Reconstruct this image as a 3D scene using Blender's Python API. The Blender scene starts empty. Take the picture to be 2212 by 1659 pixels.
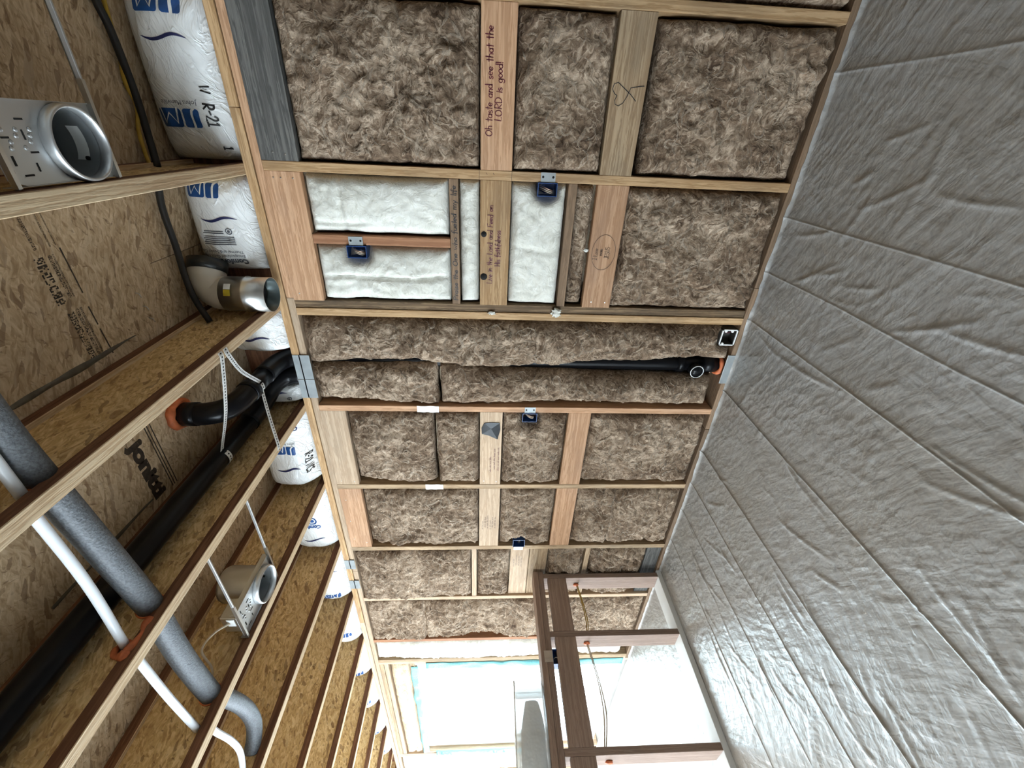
import bpy, bmesh, math, random
from mathutils import Vector, Matrix, noise

# ------------------------------------------------------------------ camera, sky, light
# coordinates: s runs along the framed wall away from the camera (world x = -s),
# y runs into the wall (stud faces at y = 0), z is up (floor at z = 0)
scene = bpy.context.scene
COL = scene.collection
cam_d = bpy.data.cameras.new('camera')
cam_d.sensor_fit = 'HORIZONTAL'
cam_d.sensor_width = 36.0
cam_d.lens = 907.557 / 2212 * 36.0
cam_d.clip_start = 0.02
cam = bpy.data.objects.new('camera', cam_d)
COL.objects.link(cam)
_r = Vector((0.04333323, -0.04513, -0.99804084))
_d = Vector((-0.85619465, -0.5164685, -0.01382053))
_f = Vector((-0.51483293, 0.85511612, -0.06102031))
_m = Matrix((_r, -_d, -_f)).transposed().to_4x4()
_m.translation = Vector((0.16463634, -2.0076832, 1.38227952))
cam.matrix_world = _m
scene.camera = cam

SKY = 15.0
world = bpy.data.worlds.new('overcast_sky')
scene.world = world
world.use_nodes = True
_bg = world.node_tree.nodes['Background']
_bg.inputs['Color'].default_value = (0.76, 0.89, 1.0, 1)
_bg.inputs['Strength'].default_value = SKY

scene.view_settings.view_transform = 'Standard'
scene.view_settings.look = 'None'
scene.view_settings.gamma = 1.0
scene.view_settings.use_curve_mapping = False
scene.view_settings.exposure = 0.36
scene.cycles.use_denoising = True
scene.cycles.max_bounces = 7
scene.cycles.diffuse_bounces = 4
scene.cycles.use_adaptive_sampling = True
scene.cycles.adaptive_threshold = 0.09
scene.cycles.adaptive_min_samples = 12
scene.cycles.sample_clamp_indirect = 30.0


def portal(name, loc, direction, w, h):
    """light portal: guides the sky light through a wall opening"""
    l = bpy.data.lights.new(name, 'AREA')
    l.shape = 'RECTANGLE'
    l.size = w
    l.size_y = h
    l.cycles.is_portal = True
    o = bpy.data.objects.new(name, l)
    o.location = loc
    o.rotation_euler = Vector(direction).to_track_quat('-Z', 'Y').to_euler()
    COL.objects.link(o)


S_END, S_NEAR, Y_FAR = 7.9, -3.0, -4.6
WIN = (4.13, 6.02, 0.05, 2.0)            # patio window in the framed wall  s0 s1 z0 z1
OPEN_FRONT = [(2.0, 6.9, 0.25, 2.2)]   # unseen opening added behind the camera to bring in daylight
OPEN_LEFT = (-4.1, -0.5, 0.25, 2.2)      # unseen opening added in the far end wall to light the room  y0 y1 z0 z1
portal('window_portal', (-(WIN[0] + WIN[1]) / 2, 0.2, (WIN[2] + WIN[3]) / 2), (0, -1, 0), WIN[1] - WIN[0], WIN[3] - WIN[2])
for _o in OPEN_FRONT:
    portal('front_portal', (-(_o[0] + _o[1]) / 2, Y_FAR - 0.2, (_o[2] + _o[3]) / 2), (0, 1, 0), _o[1] - _o[0], _o[3] - _o[2])
portal('left_portal', (-S_END - 0.2, (OPEN_LEFT[0] + OPEN_LEFT[1]) / 2, (OPEN_LEFT[2] + OPEN_LEFT[3]) / 2), (1, 0, 0), OPEN_LEFT[1] - OPEN_LEFT[0], OPEN_LEFT[3] - OPEN_LEFT[2])

ZT = 2.3235            # underside of the top plates
ZJ = 2.3995            # underside of the joists
ZC = 2.7015            # underside of the subfloor
PITCH = 0.6096
rng = random.Random(7)

# ------------------------------------------------------------------ node helpers


def N(nt, typ, ins=None, **props):
    n = nt.nodes.new(typ)
    for k, v in props.items():
        setattr(n, k, v)
    for k, v in (ins or {}).items():
        if isinstance(v, bpy.types.NodeSocket):
            nt.links.new(v, n.inputs[k])
        else:
            n.inputs[k].default_value = v
    return n


def ramp(nt, fac, stops, interp='LINEAR'):
    n = nt.nodes.new('ShaderNodeValToRGB')
    n.color_ramp.interpolation = interp
    els = n.color_ramp.elements
    while len(els) < len(stops):
        els.new(0.5)
    for e, (p, c) in zip(els, stops):
        e.position = p
        e.color = (c[0], c[1], c[2], 1) if not isinstance(c, (int, float)) else (c, c, c, 1)
    nt.links.new(fac, n.inputs['Fac'])
    return n.outputs['Color']


def mixc(nt, fac, a, b, mode='MIX'):
    n = nt.nodes.new('ShaderNodeMix')
    n.data_type = 'RGBA'
    n.blend_type = mode
    for idx, v in ((0, fac), (6, a), (7, b)):
        if isinstance(v, bpy.types.NodeSocket):
            nt.links.new(v, n.inputs[idx])
        elif idx == 0:
            n.inputs[0].default_value = v
        else:
            n.inputs[idx].default_value = (v[0], v[1], v[2], 1)
    return n.outputs[2]


def math_(nt, op, a, b=0.0):
    n = nt.nodes.new('ShaderNodeMath')
    n.operation = op
    for i, v in ((0, a), (1, b)):
        if isinstance(v, bpy.types.NodeSocket):
            nt.links.new(v, n.inputs[i])
        else:
            n.inputs[i].default_value = v
    return n.outputs[0]


def new_mat(name):
    m = bpy.data.materials.new(name)
    m.use_nodes = True
    nt = m.node_tree
    b = nt.nodes['Principled BSDF']
    return m, nt, b


def coords(nt, rand=13.0):
    tc = N(nt, 'ShaderNodeTexCoord')
    oi = N(nt, 'ShaderNodeObjectInfo')
    off = N(nt, 'ShaderNodeCombineXYZ', {'X': math_(nt, 'MULTIPLY', oi.outputs['Random'], rand),
                                         'Y': math_(nt, 'MULTIPLY', oi.outputs['Random'], rand * 1.7),
                                         'Z': math_(nt, 'MULTIPLY', oi.outputs['Random'], rand * 0.6)})
    add = N(nt, 'ShaderNodeVectorMath', {0: tc.outputs['Object'], 1: off.outputs[0]}, operation='ADD')
    return add.outputs[0], oi.outputs['Random']


def scaled(nt, vec, sc, rot=(0, 0, 0)):
    if any(rot):                           # turn first, stretch afterwards
        vec = N(nt, 'ShaderNodeMapping', {'Vector': vec, 'Rotation': rot}).outputs[0]
    return N(nt, 'ShaderNodeMapping', {'Vector': vec, 'Scale': sc}).outputs[0]


def bump(nt, b, height, strength=0.3, dist=0.01):
    n = N(nt, 'ShaderNodeBump', {'Height': height, 'Strength': strength, 'Distance': dist})
    nt.links.new(n.outputs[0], b.inputs['Normal'])


MATS = {}


def plain(name, col, rough=0.5, metal=0.0, noise_amt=0.12, nscale=25.0, spec=0.5, bump_s=0.0):
    if name in MATS:
        return MATS[name]
    m, nt, b = new_mat(name)
    v, r = coords(nt)
    n = N(nt, 'ShaderNodeTexNoise', {'Vector': v, 'Scale': nscale, 'Detail': 4.0})
    c0 = tuple(x * (1 - noise_amt) for x in col)
    c1 = tuple(min(1, x * (1 + noise_amt)) for x in col)
    nt.links.new(ramp(nt, n.outputs['Fac'], [(0.3, c0), (0.7, c1)]), b.inputs['Base Color'])
    b.inputs['Roughness'].default_value = rough
    b.inputs['Metallic'].default_value = metal
    b.inputs['Specular IOR Level'].default_value = spec
    if bump_s:
        bump(nt, b, n.outputs['Fac'], bump_s, 0.004)
    MATS[name] = m
    return m


WOODS = {  # light, dark, stain colour, stain amount
    'fir': ((0.50, 0.325, 0.17), (0.33, 0.195, 0.09), (0.17, 0.12, 0.08), 0.35),
    'stud': ((0.49, 0.325, 0.175), (0.33, 0.20, 0.095), (0.13, 0.095, 0.06), 0.45),
    'pink': ((0.52, 0.315, 0.185), (0.37, 0.205, 0.11), (0.24, 0.16, 0.12), 0.25),
    'pale': ((0.53, 0.395, 0.27), (0.40, 0.28, 0.18), (0.28, 0.23, 0.17), 0.3),
    'grey': ((0.16, 0.152, 0.138), (0.075, 0.072, 0.066), (0.045, 0.045, 0.04), 0.35),
    'weathered': ((0.43, 0.31, 0.19), (0.26, 0.17, 0.095), (0.17, 0.14, 0.10), 0.45),
    'dirty': ((0.27, 0.18, 0.10), (0.12, 0.075, 0.04), (0.05, 0.04, 0.03), 0.7),
    'brown': ((0.24, 0.155, 0.095), (0.17, 0.11, 0.066), (0.10, 0.07, 0.045), 0.3),
    'red': ((0.36, 0.18, 0.095), (0.26, 0.12, 0.06), (0.13, 0.06, 0.035), 0.4),
    'dusk': ((0.34, 0.245, 0.195), (0.26, 0.18, 0.14), (0.17, 0.13, 0.10), 0.3),
    'flange': ((0.66, 0.51, 0.33), (0.50, 0.345, 0.20), (0.36, 0.22, 0.13), 0.35),  # joist underside tone, paled for the light it catches
    'lvl': ((0.20, 0.095, 0.052), (0.115, 0.05, 0.027), (0.07, 0.035, 0.02), 0.4),  # laminated wood, browned as the shaded flange sides; rim board too
}


def wood(kind, axis):
    key = 'wood_%s_%d' % (kind, axis)
    if key in MATS:
        return MATS[key]
    light, dark, stain, amt = WOODS[kind]
    m, nt, b = new_mat(key)
    v, r = coords(nt)
    sc = [1.0, 1.0, 1.0]
    sc[axis] = 0.075
    sv = scaled(nt, v, sc)
    wav = N(nt, 'ShaderNodeTexWave', {'Vector': sv, 'Scale': 21.0, 'Distortion': 7.0, 'Detail': 3.0,
                                      'Detail Scale': 6.0, 'Detail Roughness': 0.6},
            wave_type='RINGS', rings_direction='XYZ'[axis])
    sc2 = [34.0, 34.0, 34.0]
    sc2[axis] = 0.9
    fine = N(nt, 'ShaderNodeTexNoise', {'Vector': scaled(nt, v, sc2), 'Scale': 2.5, 'Detail': 4.0})
    blot = N(nt, 'ShaderNodeTexNoise', {'Vector': scaled(nt, v, [9 if i != axis else 3 for i in range(3)]), 'Scale': 1.0, 'Detail': 5.0})
    half = tuple(0.0 * p_ + 1.0 * q_ for p_, q_ in zip(light, dark))
    col = ramp(nt, wav.outputs['Fac'], [(0.0, half), (0.5, light), (1.0, light)])
    col = mixc(nt, ramp(nt, fine.outputs['Fac'], [(0.42, 0.0), (0.62, 0.85)]), col, dark)
    st = ramp(nt, blot.outputs['Fac'], [(0.5, 0.0), (0.72, 1.0)])
    col = mixc(nt, math_(nt, 'MULTIPLY', st, amt), col, stain)
    hs = N(nt, 'ShaderNodeHueSaturation', {'Color': col, 'Value': math_(nt, 'ADD', math_(nt, 'MULTIPLY', r, 0.3), 0.85)})
    nt.links.new(hs.outputs[0], b.inputs['Base Color'])
    b.inputs['Roughness'].default_value = 0.72
    b.inputs['Specular IOR Level'].default_value = 0.25
    bump(nt, b, math_(nt, 'ADD', wav.outputs['Fac'], fine.outputs['Fac']), 0.25, 0.002)
    MATS[key] = m
    return m


def osb(name, cols, axis):
    """pressed strand board: overlapping flakes lying mostly along one axis"""
    m, nt, b = new_mat(name)
    v, r = coords(nt, 3.0)
    w = N(nt, 'ShaderNodeTexNoise', {'Vector': v, 'Scale': 6.0, 'Detail': 4.0})
    wv = N(nt, 'ShaderNodeVectorMath', {0: w.outputs['Color'], 1: (0.07, 0.07, 0.07)}, operation='MULTIPLY')
    vv = N(nt, 'ShaderNodeVectorMath', {0: v, 1: wv.outputs[0]}, operation='ADD').outputs[0]

    def stretch(a, c):
        q = [c, c, c]
        q[axis] = a
        return q

    rots = ((0.25, 0.25, 0.3), (-0.3, -0.25, -0.35), (0.1, 0.5, 0.9))
    noi = [N(nt, 'ShaderNodeTexNoise', {'Vector': scaled(nt, vv, stretch(a, c), rt), 'Scale': 1.0, 'Detail': 3.0, 'Roughness': 0.55, 'Distortion': 0.5})
           for a, c, rt in ((15, 80, rots[0]), (17, 95, rots[1]), (13, 75, rots[2]))]
    vor = N(nt, 'ShaderNodeTexVoronoi', {'Vector': scaled(nt, vv, stretch(15, 75), rots[1]), 'Scale': 1.0})
    sep = N(nt, 'ShaderNodeSeparateColor', {'Color': vor.outputs['Color']})
    base = ramp(nt, noi[0].outputs['Fac'], [(0.32, cols[1]), (0.5, cols[2]), (0.68, cols[3])])
    alt = ramp(nt, noi[1].outputs['Fac'], [(0.35, cols[1]), (0.52, cols[2]), (0.66, cols[3])])
    col = mixc(nt, ramp(nt, sep.outputs[0], [(0.45, 0.0), (0.55, 1.0)]), base, alt)
    thin = ramp(nt, noi[2].outputs['Fac'], [(0.60, 0.0), (0.70, 1.0)])
    col = mixc(nt, math_(nt, 'MULTIPLY', thin, 0.75), col, cols[0])
    fl = ramp(nt, sep.outputs[1], [(0.88, 0.0), (0.91, 0.6)])
    col = mixc(nt, fl, col, cols[0])
    hl = ramp(nt, sep.outputs[2], [(0.86, 0.0), (0.9, 0.5)])
    col = mixc(nt, hl, col, cols[3])
    big = N(nt, 'ShaderNodeTexNoise', {'Vector': v, 'Scale': 4.0, 'Detail': 3.0})
    col = mixc(nt, ramp(nt, big.outputs['Fac'], [(0.4, 0.0), (0.8, 0.5)]), col, cols[1])
    nt.links.new(col, b.inputs['Base Color'])
    b.inputs['Roughness'].default_value = 0.6
    b.inputs['Specular IOR Level'].default_value = 0.35
    bump(nt, b, math_(nt, 'ADD', noi[0].outputs['Fac'], noi[1].outputs['Fac']), 0.35, 0.003)
    MATS[name] = m
    return m


OSB_SUB = osb('osb_subfloor', [(0.18, 0.105, 0.058), (0.38, 0.27, 0.16), (0.58, 0.445, 0.29), (0.74, 0.61, 0.445)], 0)
OSB_WEB = osb('osb_web', [(0.16, 0.075, 0.03), (0.42, 0.265, 0.115), (0.64, 0.45, 0.215), (0.82, 0.64, 0.37)], 1)


def fibre(name, dark, mid, light, bstr=1.0, wisp_amt=0.6, fine_amt=0.3):
    m, nt, b = new_mat(name)
    v, r = coords(nt, 9.0)
    w1 = N(nt, 'ShaderNodeTexNoise', {'Vector': v, 'Scale': 6.0, 'Detail': 4.0, 'Roughness': 0.6})
    w1v = N(nt, 'ShaderNodeVectorMath', {0: w1.outputs['Color'], 1: (0.22, 0.22, 0.22)}, operation='MULTIPLY')
    vv = N(nt, 'ShaderNodeVectorMath', {0: v, 1: w1v.outputs[0]}, operation='ADD').outputs[0]
    big = N(nt, 'ShaderNodeTexNoise', {'Vector': v, 'Scale': 5.0, 'Detail': 4.0, 'Roughness': 0.55})
    pick = N(nt, 'ShaderNodeTexNoise', {'Vector': v, 'Scale': 9.0, 'Detail': 2.0})
    pick2 = N(nt, 'ShaderNodeTexNoise', {'Vector': scaled(nt, v, (1, 1, 1), (0.7, 0.4, 0.2)), 'Scale': 8.0, 'Detail': 2.0})

    def streak(a):                         # combed fibres lying in one direction of the face
        return N(nt, 'ShaderNodeTexNoise', {'Vector': scaled(nt, vv, (13, 40, 75), (0, a, 0)), 'Scale': 1.0, 'Detail': 3.0, 'Roughness': 0.6, 'Distortion': 0.35}).outputs['Fac']

    def sel(fac, a, c):
        mx = N(nt, 'ShaderNodeMix', {0: ramp(nt, fac, [(0.45, 0.0), (0.55, 1.0)]), 2: a, 3: c}, data_type='FLOAT')
        return mx.outputs[0]

    st = sel(pick.outputs['Fac'], sel(pick2.outputs['Fac'], streak(0.3), streak(1.2)), sel(pick2.outputs['Fac'], streak(2.0), streak(2.8)))
    tone = math_(nt, 'ADD', math_(nt, 'MULTIPLY', st, 0.6), math_(nt, 'MULTIPLY', big.outputs['Fac'], 0.4))
    col = ramp(nt, tone, [(0.36, dark), (0.49, mid), (0.66, light)])
    lines = None
    for sc, wd, mk_sc in ((6.0, 0.026, 4.0), (11.0, 0.034, 6.0), (19.0, 0.045, 9.0)):
        n = N(nt, 'ShaderNodeTexNoise', {'Vector': vv, 'Scale': sc, 'Detail': 1.0, 'Distortion': 0.4})
        l = ramp(nt, n.outputs['Fac'], [(0.5 - wd, 0.0), (0.5, 1.0), (0.5 + wd, 0.0)])
        mn = N(nt, 'ShaderNodeTexNoise', {'Vector': v, 'Scale': mk_sc, 'Detail': 2.0})
        l = math_(nt, 'MULTIPLY', l, ramp(nt, mn.outputs['Fac'], [(0.50, 0.0), (0.60, 1.0)]))
        lines = l if lines is None else math_(nt, 'MAXIMUM', lines, l)
    fine = N(nt, 'ShaderNodeTexNoise', {'Vector': vv, 'Scale': 150.0, 'Detail': 1.0, 'Roughness': 0.7})
    col = mixc(nt, math_(nt, 'MULTIPLY', lines, wisp_amt), col, light)
    col = mixc(nt, math_(nt, 'MULTIPLY', fine.outputs['Fac'], fine_amt), col, dark)
    nt.links.new(col, b.inputs['Base Color'])
    b.inputs['Roughness'].default_value = 0.95
    b.inputs['Specular IOR Level'].default_value = 0.1
    h = math_(nt, 'ADD', math_(nt, 'MULTIPLY', st, 1.0), math_(nt, 'ADD', math_(nt, 'MULTIPLY', lines, 0.12), math_(nt, 'MULTIPLY', fine.outputs['Fac'], 0.08)))
    bump(nt, b, h, bstr * 0.7, 0.018)
    MATS[name] = m
    return m


BATT = fibre('brown_fibre', (0.066, 0.041, 0.026), (0.20, 0.138, 0.091), (0.58, 0.455, 0.335))
BATT_W = fibre('white_fibre', (0.52, 0.50, 0.43), (0.66, 0.645, 0.57), (0.76, 0.75, 0.69), 0.5, 0.5, 0.15)
BATT_K = fibre('tan_fibre', (0.34, 0.25, 0.16), (0.55, 0.43, 0.30), (0.70, 0.58, 0.43), 0.5, 0.3, 0.15)

_m, _nt, _b = new_mat('fibre_wisp')
_v, _r = coords(_nt, 4.0)
_n = N(_nt, 'ShaderNodeTexNoise', {'Vector': _v, 'Scale': 14.0, 'Detail': 3.0})
_nt.links.new(ramp(_nt, _n.outputs['Fac'], [(0.35, (0.20, 0.145, 0.10)), (0.65, (0.50, 0.40, 0.30))]), _b.inputs['Base Color'])
_n2 = N(_nt, 'ShaderNodeTexNoise', {'Vector': _v, 'Scale': 120.0, 'Detail': 2.0})
_nt.links.new(ramp(_nt, _n2.outputs['Fac'], [(0.3, 0.35), (0.7, 0.6)]), _b.inputs['Alpha'])
_b.inputs['Roughness'].default_value = 0.95
_b.inputs['Specular IOR Level'].default_value = 0.1
WISP = _m


def film(name, col, rough, kind):
    m, nt, b = new_mat(name)
    v, r = coords(nt, 5.0 if kind != 'floor' else 0.0)
    w = N(nt, 'ShaderNodeTexNoise', {'Vector': v, 'Scale': 2.2, 'Detail': 2.0})
    wv = N(nt, 'ShaderNodeVectorMath', {0: w.outputs['Color'], 1: (0.35, 0.35, 0.35) if kind != 'floor' else (0.09, 0.09, 0.09)}, operation='MULTIPLY')
    vv = N(nt, 'ShaderNodeVectorMath', {0: v, 1: wv.outputs[0]}, operation='ADD').outputs[0]
    if kind == 'floor':
        def rid(sc, rz, s1=1.0, det=3.0):
            return N(nt, 'ShaderNodeTexNoise', {'Vector': scaled(nt, vv, sc, (0, 0, rz)), 'Scale': s1, 'Detail': det, 'Roughness': 0.5, 'Distortion': 0.25}).outputs['Fac']
        a, c, f2 = rid((9, 26, 5), 0.5, 1.0, 3.0), rid((24, 8, 5), 0.35, 1.0, 3.0), rid((42, 70, 20), -0.4, 1.0, 2.0)
        big = N(nt, 'ShaderNodeTexNoise', {'Vector': v, 'Scale': 2.2, 'Detail': 2.0})
        vo = N(nt, 'ShaderNodeTexVoronoi', {'Vector': scaled(nt, vv, (20, 34, 10), (0, 0, 0.5)), 'Scale': 1.0, 'Randomness': 1.0}, feature='F1')
        gm = ramp(nt, big.outputs['Fac'], [(0.40, 0.25), (0.62, 1.0)])
        h = math_(nt, 'ADD', math_(nt, 'MULTIPLY', math_(nt, 'ADD', a, c), 0.9),
                  math_(nt, 'MULTIPLY', gm, math_(nt, 'ADD', math_(nt, 'MULTIPLY', f2, 0.35), math_(nt, 'MULTIPLY', vo.outputs['Distance'], 0.5))))
        bump(nt, b, h, 0.55, 0.011)
        dirt = N(nt, 'ShaderNodeTexNoise', {'Vector': v, 'Scale': 1.3, 'Detail': 5.0})
        nt.links.new(ramp(nt, dirt.outputs['Fac'], [(0.35, col), (0.65, tuple(x * y for x, y in zip(col, (0.93, 0.90, 0.85))))]), b.inputs['Base Color'])
        b.inputs['Coat Weight'].default_value = 1.0
        b.inputs['Coat Roughness'].default_value = 0.42
        b.inputs['Coat IOR'].default_value = 1.75
        nt.links.new(b.inputs['Normal'].links[0].from_socket, b.inputs['Coat Normal'])
    else:
        a = N(nt, 'ShaderNodeTexNoise', {'Vector': scaled(nt, vv, (12, 14, 40), (0.2, 0.4, 0)), 'Scale': 1.0, 'Detail': 3.0, 'Distortion': 0.8})
        c = N(nt, 'ShaderNodeTexNoise', {'Vector': scaled(nt, vv, (45, 20, 14), (0, -0.4, 0)), 'Scale': 1.0, 'Detail': 2.0, 'Distortion': 0.5})
        ra = ramp(nt, a.outputs['Fac'], [(0.42, 0.0), (0.5, 1.0), (0.58, 0.0)])
        bump(nt, b, math_(nt, 'ADD', math_(nt, 'MULTIPLY', ra, 0.5), math_(nt, 'MULTIPLY', c.outputs['Fac'], 0.5)), 0.45, 0.010)
        b.inputs['Base Color'].default_value = (*col, 1)
    b.inputs['Roughness'].default_value = rough
    MATS[name] = m
    return m


SHEET = film('floor_film', (0.35, 0.352, 0.347), 0.46, 'floor')
BAG = film('bag_film', (0.82, 0.83, 0.82), 0.27, 'bag')
TEAL = film('teal_membrane', (0.16, 0.46, 0.52), 0.5, 'bag')
STEEL = plain('galvanised', (0.58, 0.58, 0.56), 0.32, 1.0, 0.10, 9)
CANSTEEL = plain('can_steel', (0.56, 0.57, 0.57), 0.40, 0.85, 0.06, 9)
CANIN = plain('can_inner', (0.32, 0.34, 0.345), 0.40, 0.6, 0.1, 6)
PLATE = plain('plate_steel', (0.30, 0.32, 0.32), 0.55, 0.5, 0.15, 14)
ABS = plain('abs_black', (0.005, 0.005, 0.006), 0.28, 0.0, 0.2, 8, 0.18)
FOAM = plain('grey_foam', (0.085, 0.092, 0.10), 0.55, 0.0, 0.45, 150, 0.6, 0.5)
PEX = plain('white_pex', (0.72, 0.75, 0.78), 0.3, 0.0, 0.04, 8)
RUBBER = plain('black_cable', (0.014, 0.013, 0.012), 0.55, 0.0, 0.3, 40)
YELLOW = plain('yellow_cable', (0.42, 0.27, 0.03), 0.5, 0.0, 0.2, 40)
CREAM = plain('cream_cable', (0.55, 0.46, 0.35), 0.5, 0.0, 0.1, 30)
ORANGE = plain('orange_sealant', (0.55, 0.15, 0.055), 0.6, 0.0, 0.25, 40, 0.4, 0.4)
BLUE = plain('blue_box_plastic', (0.007, 0.040, 0.15), 0.35, 0.0, 0.15, 20)
WHITE = plain('white_plastic', (0.80, 0.81, 0.80), 0.4, 0.0, 0.04, 10)
PAPER = plain('white_paper', (0.75, 0.76, 0.74), 0.7, 0.0, 0.04, 30)
LOGO = plain('logo_blue', (0.012, 0.075, 0.26), 0.45, 0.0, 0.1, 20)
NAVY = plain('print_navy', (0.02, 0.025, 0.10), 0.45, 0.0, 0.1, 20)
PRINT = plain('print_grey', (0.10, 0.11, 0.13), 0.5, 0.0, 0.1, 20)
INK = plain('marker_black', (0.012, 0.011, 0.012), 0.5, 0.0, 0.2, 30)
INKR = plain('marker_maroon', (0.10, 0.008, 0.018), 0.5, 0.0, 0.2, 30)
INKB = plain('marker_brown', (0.09, 0.045, 0.02), 0.5, 0.0, 0.2, 30)
STAMP = plain('stamp_ink', (0.045, 0.032, 0.022), 0.7, 0.0, 0.5, 60)
GLUE = plain('construction_adhesive', (0.10, 0.085, 0.06), 0.5, 0.0, 0.3, 30)
COPPER = plain('copper_wire', (0.65, 0.42, 0.30), 0.3, 0.8, 0.1, 30)
STICKY = plain('sticker_yellow', (0.55, 0.42, 0.03), 0.5, 0.0, 0.05, 30)
SLAB = plain('concrete', (0.35, 0.34, 0.32), 0.85, 0.0, 0.15, 6)
DRY = plain('drywall', (0.62, 0.60, 0.56), 0.9, 0.0, 0.04, 4)
HOLE = plain('hole_dark', (0.01, 0.009, 0.008), 0.9, 0.0, 0.1, 10)
FLEX = plain('flex_hose', (0.55, 0.52, 0.46), 0.5, 0.0, 0.08, 12)
FOIL = plain('black_wrap', (0.02, 0.022, 0.022), 0.3, 0.0, 0.3, 30, 0.5, 0.6)
PEBBLE = plain('polished_shell', (0.010, 0.011, 0.012), 0.30, 0.0, 0.4, 30, 0.25)
GREYFILM = plain('grey_film', (0.42, 0.44, 0.45), 0.25, 0.0, 0.2, 7)

_m, _nt, _b = new_mat('clear_glass')          # thin pane: clear, with the faint mirror of glass
_tr = N(_nt, 'ShaderNodeBsdfTransparent', {'Color': (0.93, 0.97, 0.97, 1)})
_gl = N(_nt, 'ShaderNodeBsdfGlossy', {'Roughness': 0.02})
_mx = N(_nt, 'ShaderNodeMixShader', {0: 0.07, 1: _tr.outputs[0], 2: _gl.outputs[0]})
_nt.links.new(_mx.outputs[0], _nt.nodes['Material Output'].inputs['Surface'])
GLASS = _m
_m, _nt, _b = new_mat('clear_film')
_n = N(_nt, 'ShaderNodeTexNoise', {'Vector': coords(_nt)[0], 'Scale': 9.0, 'Detail': 3.0})
bump(_nt, _b, _n.outputs['Fac'], 0.6, 0.02)
_b.inputs['Base Color'].default_value = (0.80, 0.84, 0.85, 1)
_b.inputs['Roughness'].default_value = 0.15
_b.inputs['Alpha'].default_value = 0.7
CLEAR = _m

# ------------------------------------------------------------------ mesh helpers
BASE = {}


def mk(name, verts, faces, mat, parent=None, smooth=False, base=None, recalc=True, kind=None):
    """one mesh object; verts given as (s, y, z)"""
    vs = [Vector((-a, b, c)) for a, b, c in verts]
    lo = [min(v[i] for v in vs) for i in range(3)]
    hi = [max(v[i] for v in vs) for i in range(3)]
    if base is None:
        base = Vector(((lo[0] + hi[0]) / 2, (lo[1] + hi[1]) / 2, lo[2]))
    else:
        base = Vector((-base[0], base[1], base[2]))
    me = bpy.data.meshes.new(name)
    me.from_pydata([v - base for v in vs], [], faces)
    if recalc:
        bm = bmesh.new()
        bm.from_mesh(me)
        bmesh.ops.recalc_face_normals(bm, faces=bm.faces)
        bm.to_mesh(me)
        bm.free()
    if smooth:
        for p in me.polygons:
            p.use_smooth = True
    me.materials.append(mat)
    o = bpy.data.objects.new(name, me)
    COL.objects.link(o)
    place(o, base, parent)
    if kind:
        o['kind'] = kind
    return o


def place(o, base, parent=None):
    BASE[o.name] = base.copy()
    if parent is not None:
        o.parent = parent
        o.location = base - BASE[parent.name]
    else:
        o.location = base


def thing(name, label, cat, base, group=None):
    o = bpy.data.objects.new(name, None)
    COL.objects.link(o)
    o.empty_display_size = 0.05
    place(o, Vector((-base[0], base[1], base[2])))
    return tag(o, label, cat, group)


def tag(o, label, cat, group=None):
    o['label'] = label
    o['category'] = cat
    if group:
        o['group'] = group
    return o


def structure(o):
    o['kind'] = 'structure'
    return o


BOXF = [(0, 1, 3, 2), (4, 6, 7, 5), (0, 4, 5, 1), (2, 3, 7, 6), (0, 2, 6, 4), (1, 5, 7, 3)]


def boxv(s0, s1, y0, y1, z0, z1):
    return [(a, b, c) for a in (s0, s1) for b in (y0, y1) for c in (z0, z1)]


def box(name, s0, s1, y0, y1, z0, z1, mat, parent=None, bev=0.0, rot=0.0, kind=None):
    v = boxv(s0, s1, y0, y1, z0, z1)
    if not bev:
        return mk(name, v, BOXF, mat, parent, kind=kind)
    bm = bmesh.new()
    vs = [bm.verts.new(p) for p in v]
    for f in BOXF:
        bm.faces.new([vs[i] for i in f])
    bmesh.ops.bevel(bm, geom=list(bm.edges), offset=bev, segments=1, affect='EDGES', profile=0.5)
    bm.verts.index_update()
    vv = [tuple(p.co) for p in bm.verts]
    ff = [tuple(p.index for p in f.verts) for f in bm.faces]
    bm.free()
    return mk(name, vv, ff, mat, parent, kind=kind)


def board(name, s0, s1, y0, y1, z0, z1, kind, parent=None, axis=None):
    d = [s1 - s0, y1 - y0, z1 - z0]
    ax = axis if axis is not None else d.index(max(d))
    return box(name, s0, s1, y0, y1, z0, z1, wood(kind, ax), parent, bev=0.002)


def join_boxes(name, rects, mat, parent=None, kind=None):
    v, f = [], []
    for r in rects:
        o = len(v)
        v += boxv(*r)
        f += [tuple(i + o for i in q) for q in BOXF]
    return mk(name, v, f, mat, parent, kind=kind)


def smooth_path(pts, n=8):
    if len(pts) < 3:
        return [Vector(p) for p in pts]
    P = [Vector(p) for p in pts]
    P = [P[0] * 2 - P[1]] + P + [P[-1] * 2 - P[-2]]
    out = []
    for i in range(1, len(P) - 2):
        for k in range(n):
            t = k / n
            a, b, c, d = P[i - 1], P[i], P[i + 1], P[i + 2]
            out.append(0.5 * ((2 * b) + (c - a) * t + (2 * a - 5 * b + 4 * c - d) * t * t + (3 * b - a - 3 * c + d) * t ** 3))
    out.append(P[-2])
    return out


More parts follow.
